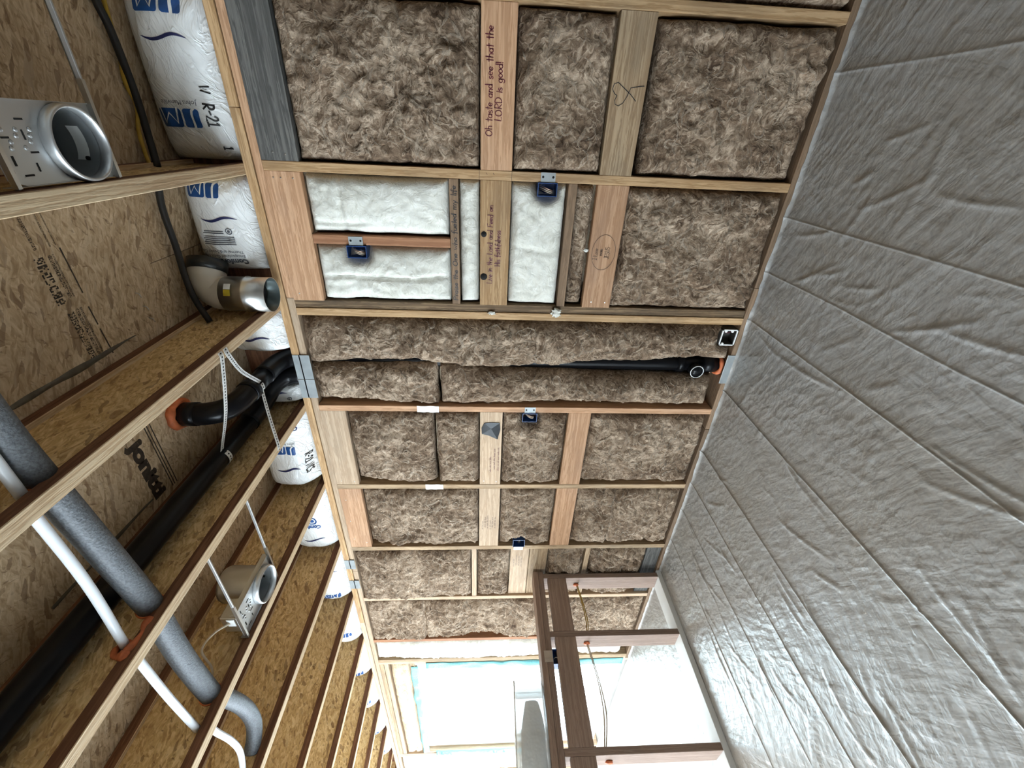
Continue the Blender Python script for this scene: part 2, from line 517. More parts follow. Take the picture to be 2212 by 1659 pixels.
def tube_geo(pts, r, seg=14, n=8, cap=True, rfun=None):
    path = smooth_path(pts, n)
    v, f = [], []
    t0 = (path[1] - path[0]).normalized()
    up = Vector((0, 0, 1)) if abs(t0.z) < 0.9 else Vector((1, 0, 0))
    u = t0.cross(up).normalized()
    for i, p in enumerate(path):
        t = (path[min(i + 1, len(path) - 1)] - path[max(i - 1, 0)]).normalized()
        u = (u - t * u.dot(t)).normalized()
        w = t.cross(u)
        rr = r if rfun is None else rfun(i / (len(path) - 1)) * r
        for k in range(seg):
            a = 2 * math.pi * k / seg
            v.append(tuple(p + (u * math.cos(a) + w * math.sin(a)) * rr))
    for i in range(len(path) - 1):
        for k in range(seg):
            k2 = (k + 1) % seg
            f.append((i * seg + k, i * seg + k2, (i + 1) * seg + k2, (i + 1) * seg + k))
    if cap:
        f.append(tuple(range(seg)))
        f.append(tuple(range((len(path) - 1) * seg, len(path) * seg)))
    return v, f


def tube(name, pts, r, mat, parent=None, seg=14, n=8, cap=True, rfun=None, kind=None):
    v, f = tube_geo(pts, r, seg, n, cap, rfun)
    return mk(name, v, f, mat, parent, smooth=True, kind=kind)


def merge(parts):
    v, f = [], []
    for pv, pf in parts:
        o = len(v)
        v += pv
        f += [tuple(i + o for i in q) for q in pf]
    return v, f


def lathe_geo(prof, center, axis=2, seg=28, closed=False):
    """prof: list of (radius, height) about an axis through center"""
    v, f = [], []
    for r, h in prof:
        for k in range(seg):
            a = 2 * math.pi * k / seg
            c = [0, 0, 0]
            c[axis] = h
            c[(axis + 1) % 3] = r * math.cos(a)
            c[(axis + 2) % 3] = r * math.sin(a)
            v.append(tuple(center[i] + c[i] for i in range(3)))
    m = len(prof)
    for i in range(m if closed else m - 1):
        for k in range(seg):
            k2 = (k + 1) % seg
            j = (i + 1) % m
            f.append((i * seg + k, i * seg + k2, j * seg + k2, j * seg + k))
    return v, f


def lathe(name, prof, center, mat, parent=None, axis=2, seg=28, closed=True, smooth=True):
    v, f = lathe_geo(prof, center, axis, seg, closed)
    o = mk(name, v, f, mat, parent, smooth=smooth)
    return o


def blob(name, center, radii, mat, parent=None, seed=0, amp=0.35, n=12):
    v, f = [], []
    for i in range(n + 1):
        th = math.pi * i / n
        for k in range(n * 2):
            ph = math.pi * k / n
            d = Vector((math.sin(th) * math.cos(ph), math.sin(th) * math.sin(ph), math.cos(th)))
            q = 1 + amp * noise.noise(d * 2.3 + Vector((seed, 0, 0)))
            v.append(tuple(center[j] + d[j] * radii[j] * q for j in range(3)))
    for i in range(n):
        for k in range(n * 2):
            k2 = (k + 1) % (n * 2)
            f.append((i * n * 2 + k, i * n * 2 + k2, (i + 1) * n * 2 + k2, (i + 1) * n * 2 + k))
    return mk(name, v, f, mat, parent, smooth=True)


def foam_ring(name, center, r, axis, mat, parent=None, seed=0, thick=0.012):
    """lumpy bead of sealant round a pipe"""
    v, f = [], []
    n, q = 26, 8
    for i in range(n):
        a = 2 * math.pi * i / n
        t = thick * (1 + 0.7 * noise.noise(Vector((math.cos(a) * 1.7, math.sin(a) * 1.7, seed))))
        for k in range(q):
            b = 2 * math.pi * k / q
            rr = r + t * math.cos(b)
            c = [0, 0, 0]
            c[axis] = t * math.sin(b)
            c[(axis + 1) % 3] = rr * math.cos(a)
            c[(axis + 2) % 3] = rr * math.sin(a)
            v.append(tuple(center[j] + c[j] for j in range(3)))
    for i in range(n):
        for k in range(q):
            f.append((i * q + k, i * q + (k + 1) % q, ((i + 1) % n) * q + (k + 1) % q, ((i + 1) % n) * q + k))
    return mk(name, v, f, mat, parent, smooth=True)


# ------------------------------------------------------------------ lettering


def arc(cx, cy, rx, ry, a0, a1, n=10):
    return [(cx + rx * math.cos(math.radians(a0 + (a1 - a0) * i / n)), cy + ry * math.sin(math.radians(a0 + (a1 - a0) * i / n))) for i in range(n + 1)]


O_ = arc(0.2, 0.25, 0.18, 0.25, 0, 360, 14)
GL = {
    'a': (0.5, [arc(0.2, 0.25, 0.18, 0.25, 30, 330), [(0.38, 0.5), (0.38, 0.0)]]),
    'c': (0.42, [arc(0.2, 0.25, 0.18, 0.25, 45, 315)]),
    'd': (0.5, [arc(0.2, 0.25, 0.18, 0.25, 30, 330), [(0.38, 1.0), (0.38, 0.0)]]),
    'e': (0.46, [[(0.02, 0.26), (0.36, 0.28)] + arc(0.2, 0.25, 0.17, 0.25, 10, 310)]),
    'f': (0.34, [arc(0.24, 0.8, 0.12, 0.18, 40, 180, 6) + [(0.12, -0.2)], [(0.0, 0.5), (0.3, 0.5)]]),
    'g': (0.5, [O_, [(0.38, 0.5), (0.38, -0.15)] + arc(0.2, -0.15, 0.18, 0.17, 0, -160, 6)]),
    'h': (0.48, [[(0.06, 1.0), (0.06, 0.0)], [(0.06, 0.3)] + arc(0.22, 0.3, 0.15, 0.2, 170, 0, 6) + [(0.38, 0.0)]]),
    'i': (0.2, [[(0.08, 0.5), (0.08, 0.0)], [(0.08, 0.7), (0.09, 0.75)]]),
    'l': (0.2, [[(0.08, 1.0), (0.08, 0.0)]]),
    'm': (0.68, [[(0.05, 0.5), (0.05, 0.0)], arc(0.18, 0.32, 0.12, 0.18, 180, 0, 6) + [(0.3, 0.0)], arc(0.43, 0.32, 0.12, 0.18, 180, 0, 6) + [(0.55, 0.0)]]),
    'n': (0.46, [[(0.06, 0.5), (0.06, 0.0)], [(0.06, 0.3)] + arc(0.21, 0.3, 0.14, 0.2, 170, 0, 6) + [(0.36, 0.0)]]),
    'o': (0.46, [O_]),
    'r': (0.36, [[(0.06, 0.5), (0.06, 0.0)], [(0.06, 0.3)] + arc(0.22, 0.3, 0.15, 0.2, 170, 40, 6)]),
    's': (0.4, [arc(0.18, 0.38, 0.13, 0.12, 50, 270, 7) + arc(0.18, 0.12, 0.14, 0.13, 90, -140, 7)]),
    't': (0.36, [[(0.15, 0.9), (0.15, 0.0)], [(0.0, 0.58), (0.32, 0.60)]]),
    'u': (0.46, [[(0.05, 0.5), (0.05, 0.2)] + arc(0.2, 0.2, 0.15, 0.2, 180, 360, 6) + [(0.35, 0.5), (0.37, 0.0)]]),
    'v': (0.42, [[(0.02, 0.5), (0.18, 0.0), (0.34, 0.5)]]),
    'w': (0.6, [[(0.02, 0.5), (0.14, 0.0), (0.27, 0.42), (0.4, 0.0), (0.52, 0.5)]]),
    'y': (0.44, [[(0.03, 0.5), (0.18, 0.05)], [(0.36, 0.5), (0.1, -0.3)]]),
    'O': (0.78, [arc(0.34, 0.48, 0.3, 0.48, 0, 360, 18)]),
    'L': (0.52, [[(0.06, 1.0), (0.06, 0.0), (0.44, 0.02)]]),
    'R': (0.62, [[(0.06, 0.0), (0.06, 1.0)], [(0.06, 1.0)] + arc(0.2, 0.75, 0.3, 0.25, 90, -90, 8) + [(0.06, 0.48), (0.5, 0.0)]]),
    'D': (0.66, [[(0.06, 0.0), (0.06, 1.0)] + arc(0.1, 0.5, 0.46, 0.5, 90, -90, 10) + [(0.06, 0.0)]]),
    'F': (0.52, [[(0.06, 0.0), (0.06, 1.0), (0.44, 1.0)], [(0.06, 0.52), (0.38, 0.53)]]),
    'H': (0.62, [[(0.06, 0.0), (0.06, 1.0)], [(0.5, 0.0), (0.5, 1.0)], [(0.06, 0.5), (0.5, 0.5)]]),
    'I': (0.4, [[(0.17, 0.0), (0.17, 1.0)], [(0.02, 1.0), (0.32, 1.0)], [(0.02, 0.0), (0.32, 0.0)]]),
    'J': (0.5, [[(0.36, 1.0), (0.36, 0.22)] + arc(0.2, 0.22, 0.16, 0.22, 0, -170, 6), [(0.18, 1.0), (0.5, 1.0)]]),
    'E': (0.52, [[(0.42, 1.0), (0.06, 1.0), (0.06, 0.0), (0.44, 0.0)], [(0.06, 0.5), (0.36, 0.5)]]),
    'S': (0.5, [arc(0.22, 0.74, 0.18, 0.24, 40, 270, 8) + arc(0.22, 0.25, 0.2, 0.25, 90, -150, 8)]),
    'U': (0.56, [[(0.05, 1.0), (0.05, 0.25)] + arc(0.25, 0.25, 0.2, 0.25, 180, 360, 6) + [(0.45, 1.0)]]),
    'P': (0.56, [[(0.06, 0.0), (0.06, 1.0)], [(0.06, 1.0)] + arc(0.2, 0.75, 0.28, 0.25, 90, -90, 8) + [(0.06, 0.5)]]),
    'N': (0.62, [[(0.06, 0.0), (0.06, 1.0), (0.5, 0.0), (0.5, 1.0)]]),
    'C': (0.6, [arc(0.32, 0.5, 0.27, 0.5, 50, 310, 12)]),
    'W': (0.8, [[(0.02, 1.0), (0.18, 0.0), (0.36, 0.8), (0.54, 0.0), (0.7, 1.0)]]),
    '2': (0.56, [arc(0.24, 0.74, 0.2, 0.26, 160, -30, 8) + [(0.04, 0.0), (0.46, 0.0)]]),
    '5': (0.54, [[(0.42, 1.0), (0.08, 1.0), (0.08, 0.55)] + arc(0.22, 0.3, 0.2, 0.3, 110, -150, 8)]),
    '1': (0.4, [[(0.04, 0.8), (0.18, 1.0), (0.18, 0.0)], [(0.02, 0.0), (0.34, 0.0)]]),
    '4': (0.54, [[(0.34, 0.0), (0.34, 1.0), (0.02, 0.32), (0.46, 0.32)]]),
    '3': (0.5, [arc(0.2, 0.75, 0.2, 0.25, 150, -90, 8) + arc(0.2, 0.25, 0.22, 0.25, 90, -150, 8)]),
    '!': (0.2, [[(0.08, 1.0), (0.07, 0.3)], [(0.07, 0.08), (0.08, 0.02)]]),
    '-': (0.4, [[(0.04, 0.45), (0.32, 0.47)]]),
    '+': (0.6, [[(0.0, 0.5), (0.5, 0.5)], [(0.25, 0.1), (0.25, 0.95)]]),
    '.': (0.16, [[(0.05, 0.0), (0.06, 0.05)]]),
}


def strokes(text, h, track=1.0, wob=0.03, seed=0):
    """handwritten polylines in metres, starting at the origin"""
    rg = random.Random(seed)
    x, out = 0.0, []
    for ch in text:
        if ch == ' ':
            x += 0.42 * h * track
            continue
        w, ls = GL[ch]
        dy = rg.uniform(-wob, wob) * h
        sl = rg.uniform(0.0, 0.1)
        for l in ls:
            out.append([(x + (px + py * sl) * h, py * h + dy) for px, py in l])
        x += w * h * track
    return out, x


def ribbon(lines, w):
    v, f = [], []
    for l in lines:
        P = [Vector((p[0], p[1])) for p in l]
        o = len(v)
        for i, p in enumerate(P):
            t = P[min(i + 1, len(P) - 1)] - P[max(i - 1, 0)]
            if t.length < 1e-9:
                t = Vector((1, 0))
            t.normalize()
            nrm = Vector((-t.y, t.x)) * w / 2
            if i in (0, len(P) - 1):
                p = p + t * (w / 2 if i else -w / 2)
            v.append((p.x + nrm.x, p.y + nrm.y))
            v.append((p.x - nrm.x, p.y - nrm.y))
        for i in range(len(P) - 1):
            f.append((o + 2 * i, o + 2 * i + 1, o + 2 * i + 3, o + 2 * i + 2))
    return v, f


def write(name, lines, w, mp, mat, parent):
    """lines: 2-D polylines; mp maps (u, v) to (s, y, z)"""
    v, f = ribbon(lines, w)
    return mk(name, [mp(a, b) for a, b in v], f, mat, parent, recalc=False)


def shift(lines, dx, dy, sc=1.0):
    return [[(x * sc + dx, y * sc + dy) for x, y in l] for l in lines]


def text_geo(body, size, bold=0.0, spacing=1.0):
    cu = bpy.data.curves.new('lettering', 'FONT')
    cu.body = body
    cu.size = size
    cu.offset = bold
    cu.space_character = spacing
    cu.resolution_u = 3
    o = bpy.data.objects.new('lettering', cu)
    COL.objects.link(o)
    dg = bpy.context.evaluated_depsgraph_get()
    me = bpy.data.meshes.new_from_object(o.evaluated_get(dg))
    v = [(p.co.x, p.co.y) for p in me.vertices]
    f = [tuple(p.vertices) for p in me.polygons]
    bpy.data.objects.remove(o)
    bpy.data.curves.remove(cu)
    bpy.data.meshes.remove(me)
    return v, f


def flat_print(name, v, f, mp, mat, parent, cell=0.02):
    """flat print laid on a surface: subdivided so that it follows the surface"""
    bm = bmesh.new()
    vs = [bm.verts.new((a, b, 0)) for a, b in v]
    for q in f:
        try:
            bm.faces.new([vs[i] for i in q])
        except ValueError:
            pass
    bmesh.ops.triangulate(bm, faces=list(bm.faces))
    for _ in range(3):
        long = [e for e in bm.edges if e.calc_length() > cell]
        if not long:
            break
        bmesh.ops.subdivide_edges(bm, edges=long, cuts=1)
        bmesh.ops.triangulate(bm, faces=list(bm.faces))
    bm.verts.index_update()
    vv = [mp(p.co.x, p.co.y) for p in bm.verts]
    ff = [tuple(p.index for p in q.verts) for q in bm.faces]
    bm.free()
    return mk(name, vv, ff, mat, parent, recalc=False)


def rrect(x0, y0, x1, y1, r, n=5):
    out = []
    for cx, cy, a in ((x1 - r, y1 - r, 0), (x0 + r, y1 - r, 90), (x0 + r, y0 + r, 180), (x1 - r, y0 + r, 270)):
        out += arc(cx, cy, r, r, a, a + 90, n)
    return out


# ------------------------------------------------------------------ floor
floor = structure(box('floor', S_NEAR, S_END, Y_FAR, 0.14, -0.12, -0.004, SLAB))


def sheet_height(s, y):
    h = 0.004 + 0.003 * noise.noise(Vector((s * 2.2, y * 2.2, 3.1))) + 0.0018 * noise.noise(Vector((s * 9, y * 5, 8.7)))
    for c, a, w in FOLDS:
        d = s - c - 0.008 * noise.noise(Vector((y * 1.6, c * 7, 1.0))) - 0.012 * noise.noise(Vector((y * 0.6, c * 3, 5.0)))
        q = abs(d) / w
        if q < 14:
            h += a * math.exp(-q * q) * (0.75 + 0.5 * noise.noise(Vector((y * 2.5, c, 2.0))))
            h += a * 0.4 * math.exp(-(d / (w * 6)) ** 2) * (1 if d > 0 else 0.25)
    for (a0, b0, a1, b1, amp) in CREASE:
        ex, ey = a1 - a0, b1 - b0
        L2 = ex * ex + ey * ey
        t = ((s - a0) * ex + (y - b0) * ey) / L2
        if 0 < t < 1:
            L = math.sqrt(L2)
            d = ((s - a0) * ey - (y - b0) * ex) / L + 0.03 * L * math.sin(math.pi * t)
            if abs(d) < 0.03:
                h += amp * 0.75 * math.sin(math.pi * t) ** 0.5 * math.exp(-(d / 0.006) ** 2)
    if y > -0.16:                          # radiating folds where the sheet turns up at the wall
        h += 0.003 * (1 + y / 0.16) * noise.noise(Vector((s * 14, y * 2, 4.0)))
    if y > -0.022:                         # turned-up edge
        q = (y + 0.022) / 0.022
        h += 0.013 * q * q * (1 + 0.5 * noise.noise(Vector((s * 7, 0, 6.0)))) + 0.003 * noise.noise(Vector((s * 30, q, 6.0))) * q
    return max(h, 0.0005)


FOLDS = [(0.12, 0.0035, 0.0035), (0.372, 0.004, 0.0035), (0.628, 0.005, 0.004), (1.07, 0.0055, 0.004), (1.525, 0.006, 0.0045), (1.787, 0.004, 0.0035),
         (2.05, 0.0035, 0.004), (2.36, 0.0035, 0.004), (3.05, 0.005, 0.006), (3.6, 0.005, 0.006), (-0.42, 0.003, 0.006)]
_rg = random.Random(3)
CREASE = [(0.373, -0.198, 0.228, -0.40, 0.009), (0.366, -0.751, 0.22, -0.99, 0.009), (0.183, -0.106, 0.124, -0.307, 0.007),
          (0.30, -0.86, 0.24, -1.25, 0.008), (0.62, -1.0, 0.55, -1.5, 0.007), (0.373, -0.76, 0.66, -1.05, 0.006),
          (0.30, -0.46, 0.25, -0.64, 0.006), (0.38, -0.22, 0.60, -0.46, 0.006), (0.66, -0.10, 0.70, -0.33, 0.006)]
for _ in range(230):
    a, b = _rg.uniform(-0.4, 3.2), _rg.uniform(-2.2, -0.05)
    th = _rg.gauss(1.35, 0.6) if _rg.random() < 0.7 else _rg.uniform(0, 3.1)
    L = _rg.uniform(0.10, 0.42)
    CREASE.append((a, b, a + L * math.cos(th), b - L * math.sin(th), _rg.uniform(0.003, 0.0085)))
_ss, x = [], S_NEAR + 0.05
while x < S_END - 0.05:
    _ss.append(x)
    _near = min(abs(x - q[0]) for q in FOLDS)
    x += (0.0025 if _near < 0.014 else 0.0075) if -0.6 < x < 2.7 else (0.02 if -0.9 < x < 4.2 else 0.08)
_ys, x = [], -0.002
while x > Y_FAR + 0.05:
    _ys.append(x)
    x -= 0.004 if x > -0.03 else (0.014 if x > -2.0 else 0.1)
_cut = {}
_vv = [(s, y, sheet_height(s, y)) for s in _ss for y in _ys]
_ny = len(_ys)
_ff = [(i * _ny + j, (i + 1) * _ny + j, (i + 1) * _ny + j + 1, i * _ny + j + 1) for i in range(len(_ss) - 1) for j in range(_ny - 1)]
sheet = mk('plastic_sheet', _vv, [tuple(reversed(q)) for q in _ff], SHEET, smooth=True, recalc=False)
tag(sheet, 'wrinkled grey translucent plastic sheeting spread over the whole floor', 'plastic sheet')

# ------------------------------------------------------------------ framed wall
wall = structure(join_boxes('wall_back', [
    (S_NEAR, WIN[0] - 0.02, 0.141, 0.155, 0.0, ZC), (WIN[1] + 0.02, S_END, 0.141, 0.155, 0.0, ZC),
    (WIN[0] - 0.02, WIN[1] + 0.02, 0.141, 0.155, WIN[3] + 0.02, ZC), (WIN[0] - 0.02, WIN[1] + 0.02, 0.141, 0.155, 0.0, WIN[2] - 0.02)], OSB_SUB))

# plates
for a, b, k in ((S_NEAR, -0.2, 'fir'), (-0.199, 3.37, 'fir'), (3.371, S_END, 'pale')):
    board('top_plate', a, b, 0.0, 0.14, ZT + 0.038, ZJ, k, wall)
for a, b, k in ((S_NEAR, 0.575, 'pink'), (0.576, 2.7, 'pale'), (2.701, S_END, 'pale')):
    board('top_plate', a, b, 0.005, 0.14, ZT, ZT + 0.0345, k, wall)
for a, b, k in ((S_NEAR, 0.46, 'brown'), (0.461, 1.35, 'brown'), (1.351, WIN[0] - 0.08, 'brown'), (WIN[1] + 0.08, S_END, 'brown')):
    board('bottom_plate', a, b, 0.0, 0.14, 0.0, 0.038, k, wall)

# studs
STUDS = [(-3 * PITCH, 'stud'), (-2 * PITCH, 'stud'), (-0.585, 'stud'), (0.0, 'fir'), (0.6025, 'dirty'), (0.643, 'stud'), (2 * PITCH, 'pink'), (3 * PITCH, 'weathered'),
         (4 * PITCH, 'weathered'), (5 * PITCH, 'pale'), (6 * PITCH, 'red'), (3.992, 'weathered'), (4.031, 'pale'),
         (6.10, 'pale'), (6.14, 'pale'), (6.70, 'stud'), (7.31, 'stud')]
for c, k in STUDS:
    board('stud', c - 0.019, c + 0.019, 0.006 if k == 'dirty' else 0.0, 0.14, 0.038, ZT, k, wall)


def bays(i):
    return {-1: (-0.566, -0.019), 0: (0.019, 0.585), 1: (0.661, 1.2), 2: (1.238, 1.81), 3: (1.848, 2.419), 4: (2.457, 3.029), 5: (3.067, 3.638), 6: (3.677, 3.973)}[i]


BLOCKS = [(-1, 2.172, ZT, 'grey'), (-1, 1.285, 1.42, 'pink'), (-1, 0.765, 0.905, 'weathered'),
          (0, 2.178, ZT, 'pink'), (0, 1.285, 1.42, 'fir'), (0, 0.763, 0.905, 'pink'),
          (2, 2.183, ZT, 'pale'), (2, 1.284, 1.416, 'pale'), (2, 0.761, 0.895, 'pink'),
          (3, 2.181, ZT, 'pink'), (3, 1.281, 1.419, 'pale'), (3, 0.765, 0.905, 'pink'),
          (4, 1.046, 1.184, 'pale'), (4, 0.907, 1.042, 'weathered'), (4, 0.04, 0.15, 'grey'), (-2, 1.285, 1.42, 'fir')]
BLK = {}
for i, z0, z1, k in BLOCKS:
    a, b = (-1.2, -0.604) if i == -2 else bays(i)
    y0 = 0.001 if i != 4 or z1 < 1.1 and z1 > 1.05 else 0.02
    BLK[(i, round(z0, 2))] = board('blocking', a, b, y0, 0.039, z0, z1, k, wall)
board('furring_strip', 0.02, 0.584, 0.003, 0.09, 1.517, 1.556, 'brown', wall)
STRIP = [o for o in wall.children if o.name.startswith('furring_strip')][0]
board('furring_strip', 0.02, 0.584, 0.003, 0.09, 0.994, 1.034, 'brown', wall)
board('cross_stick', 0.272, 0.313, 0.006, 0.095, 1.557, 2.178, 'red', wall)
board('furring_strip', 2.458, 3.028, 0.003, 0.09, 1.437, 1.473, 'pale', wall)
board('furring_strip', 2.458, 3.028, 0.015, 0.09, 0.585, 0.622, 'weathered', wall)

# nail heads on blocks
_hv = []
for i, z, ss in ((0, 2.26, (0.045,)), (0, 2.21, (0.045,)), (0, 2.29, (0.045, 0.55)), (-1, 2.27, (-0.05,)), (-1, 2.22, (-0.045,)), (3, 2.29, (1.95, 2.15, 2.33)),
               (3, 2.21, (2.37,)), (2, 1.39, (1.78,)), (2, 1.31, (1.785,)), (2, 2.29, (1.78,)), (2, 2.21, (1.785,)), (0, 0.86, (0.555,)), (0, 0.79, (0.556,))):
    for s in ss:
        _hv.append(lathe_geo([(0.0, 0), (0.0035, 0), (0.003, -0.0015), (0.0, -0.002)], (s, 0.0008, z), 1, 8))
v, f = merge(_hv)
mk('nail_heads', v, f, STEEL, wall, kind='stuff')
# bored holes in the written block
for s, z, r, nm in ((0.245, 1.403, 0.013, 'burn_mark'), (0.442, 1.402, 0.0165, 'bored_hole')):
    lathe(nm, [(0.0, 0.0), (r, 0.0), (r, -0.0012), (0.0, -0.0012)], (s, 0.0008, z), HOLE, BLK[(0, 1.28)] if (0, 1.28) in BLK else wall, 1, 16)


def on_wall(s_r, z_c, y=-0.0004):
    """reading direction -s (to the right in the room), letters upright"""
    return lambda u, v: (s_r - u, y, z_c + v)


def blk(i, z):
    return BLK[min((k for k in BLK if k[0] == i), key=lambda k: abs(k[1] - z))]


l1, _ = strokes('Oh taste and see that the', 0.0275, 1.0, 0.04, 1)
l2, _ = strokes('LORD is good!', 0.0275, 1.0, 0.04, 2)
W1 = _
_len1 = 0.362
sc1 = 0.355 / strokes('Oh taste and see that the', 0.0275)[1]
write('writing', [[(x * sc1, y) for x, y in l] for l in l1] + shift([[(x * sc1, y) for x, y in l] for l in l2], 0.055, -0.038), 0.0031, on_wall(-0.142, 1.374), INKR, blk(-1, 1.28))
l1, w1 = strokes('Live in the Land and Feed on', 0.024, 1.0, 0.04, 3)
l2, w2 = strokes('His faithfulness', 0.024, 1.0, 0.04, 4)
write('writing', [[(x * 0.355 / w1, y) for x, y in l] for l in l1] + shift([[(x * 0.165 / w2, y) for x, y in l] for l in l2], 0.085, -0.036), 0.0032, on_wall(0.475, 1.363), INKR, blk(0, 1.28))
l1, w1 = strokes('Praise the One who fueled my life', 0.022, 1.0, 0.05, 5)
write('writing', [[(x * 0.52 / w1, y) for x, y in l] for l in l1], 0.0032, on_wall(0.565, 1.527, 0.0016), INK, STRIP)
l1, w1 = strokes('I Love', 0.020, 1.0, 0.05, 6)
l2, w2 = strokes('mom', 0.018, 1.0, 0.05, 7)
l3, w3 = strokes('JESUS', 0.022, 1.0, 0.05, 8)
circ = [arc(0.035, -0.006, 0.082, 0.056, 0, 360, 30)]
write('writing', shift(l1, 0.0, 0.022) + shift(l2, 0.02, 0.0) + shift(l3, 0.005, -0.034) + circ, 0.0022, on_wall(0.345, 0.842), INKB, blk(0, 0.76))
heart = [[(0.0, -0.045), (0.018, -0.02), (0.04, 0.02), (0.048, 0.035), (0.044, 0.05), (0.03, 0.055), (0.018, 0.045), (0.012, 0.033), (0.0, 0.04), (-0.012, 0.036), (-0.016, 0.022), (-0.008, 0.006), (0.012, -0.008), (0.035, -0.018), (0.04, -0.05), (0.042, -0.07)]]
write('writing', [[(x * 1.2, y * 1.0) for x, y in l] for l in heart], 0.0026, on_wall(-0.29, 0.845), INK, blk(-1, 0.76))


def scribble(width, h, seed):
    """a line of handwriting too faint to read: looping word shapes"""
    rg = random.Random(seed)
    x, out = 0.0, []
    while x < width:
        n = rg.randint(3, 6)
        w = []
        for k in range(n):
            up = h * (1.0 if rg.random() < 0.25 else 0.5) * rg.uniform(0.8, 1.1)
            w += [(x, rg.uniform(0, 0.1) * h), (x + 0.14 * h, up), (x + 0.28 * h, rg.uniform(0.0, 0.15) * h)]
            x += h * 0.36
        out.append(w)
        x += h * 0.5
    return out


for blk_, s_r, z_c, n, wd, dv, ink in ((blk(2, 1.28), 1.70, 1.345, 3, 0.17, 0.024, INKR), (blk(3, 1.28), 2.24, 1.39, 6, 0.12, 0.017, INKB), (blk(4, 1.05), 2.66, 1.155, 4, 0.12, 0.019, INKB)):
    ls = []
    for j in range(n):
        ls += shift(scribble(wd * (0.75 + 0.25 * ((j * 7) % 3) / 2), 0.015, 20 + j + n), 0.01 * ((j * 5) % 3), -j * dv)
    write('writing', ls, 0.0017, on_wall(s_r, z_c), ink, blk_)
# pencil marks on the first stud
write('pencil_marks', [[(0, 0), (0.0, 0.036)], [(0.14, 0), (0.14, 0.036)], [(0.03, 0.01), (0.034, 0.016)], [(0.06, 0.01), (0.064, 0.016)]], 0.002,
      lambda u, v: (-0.018 + v, -0.0004, 1.425 - u), INKB, [o for o in wall.children if o.name.startswith('stud')][3])
# black shell-shaped decoration pinned to the block
dec = mk('shell_plaque', [(1.36 + a, -0.004 + c, 1.345 + b) for a, b, c in [(-0.045, 0.045, 0), (-0.05, 0.01, 0), (-0.047, -0.045, 0), (0.0, -0.05, 0), (0.075, -0.035, 0), (0.045, 0.02, 0), (0.035, 0.06, 0), (-0.01, 0.062, 0), (-0.01, 0.005, -0.007)]]
         + [(1.36 + a, 0.0005, 1.345 + b) for a, b in [(-0.045, 0.045), (-0.05, 0.01), (-0.047, -0.045), (0.0, -0.05), (0.075, -0.035), (0.045, 0.02), (0.035, 0.06), (-0.01, 0.062)]],
         [(i, (i + 1) % 8, 8) for i in range(8)] + [(i, (i + 1) % 8, 9 + (i + 1) % 8, 9 + i) for i in range(8)] + [tuple(range(9, 17))], PEBBLE)
tag(dec, 'small glossy black shell-shaped plaque fixed to a pale wall block', 'plaque')

# ------------------------------------------------------------------ insulation batts


def interp(tab, z):
    if callable(tab):
        return tab(z)
    if isinstance(tab, (int, float)):
        return tab
    for (z0, a), (z1, b) in zip(tab, tab[1:]):
        if z0 <= z <= z1:
            t = (z - z0) / (z1 - z0)
            t = t * t * (3 - 2 * t)
            return a + (b - a) * t
    return tab[0][1] if z < tab[0][0] else tab[-1][1]


BATT_N = [0]


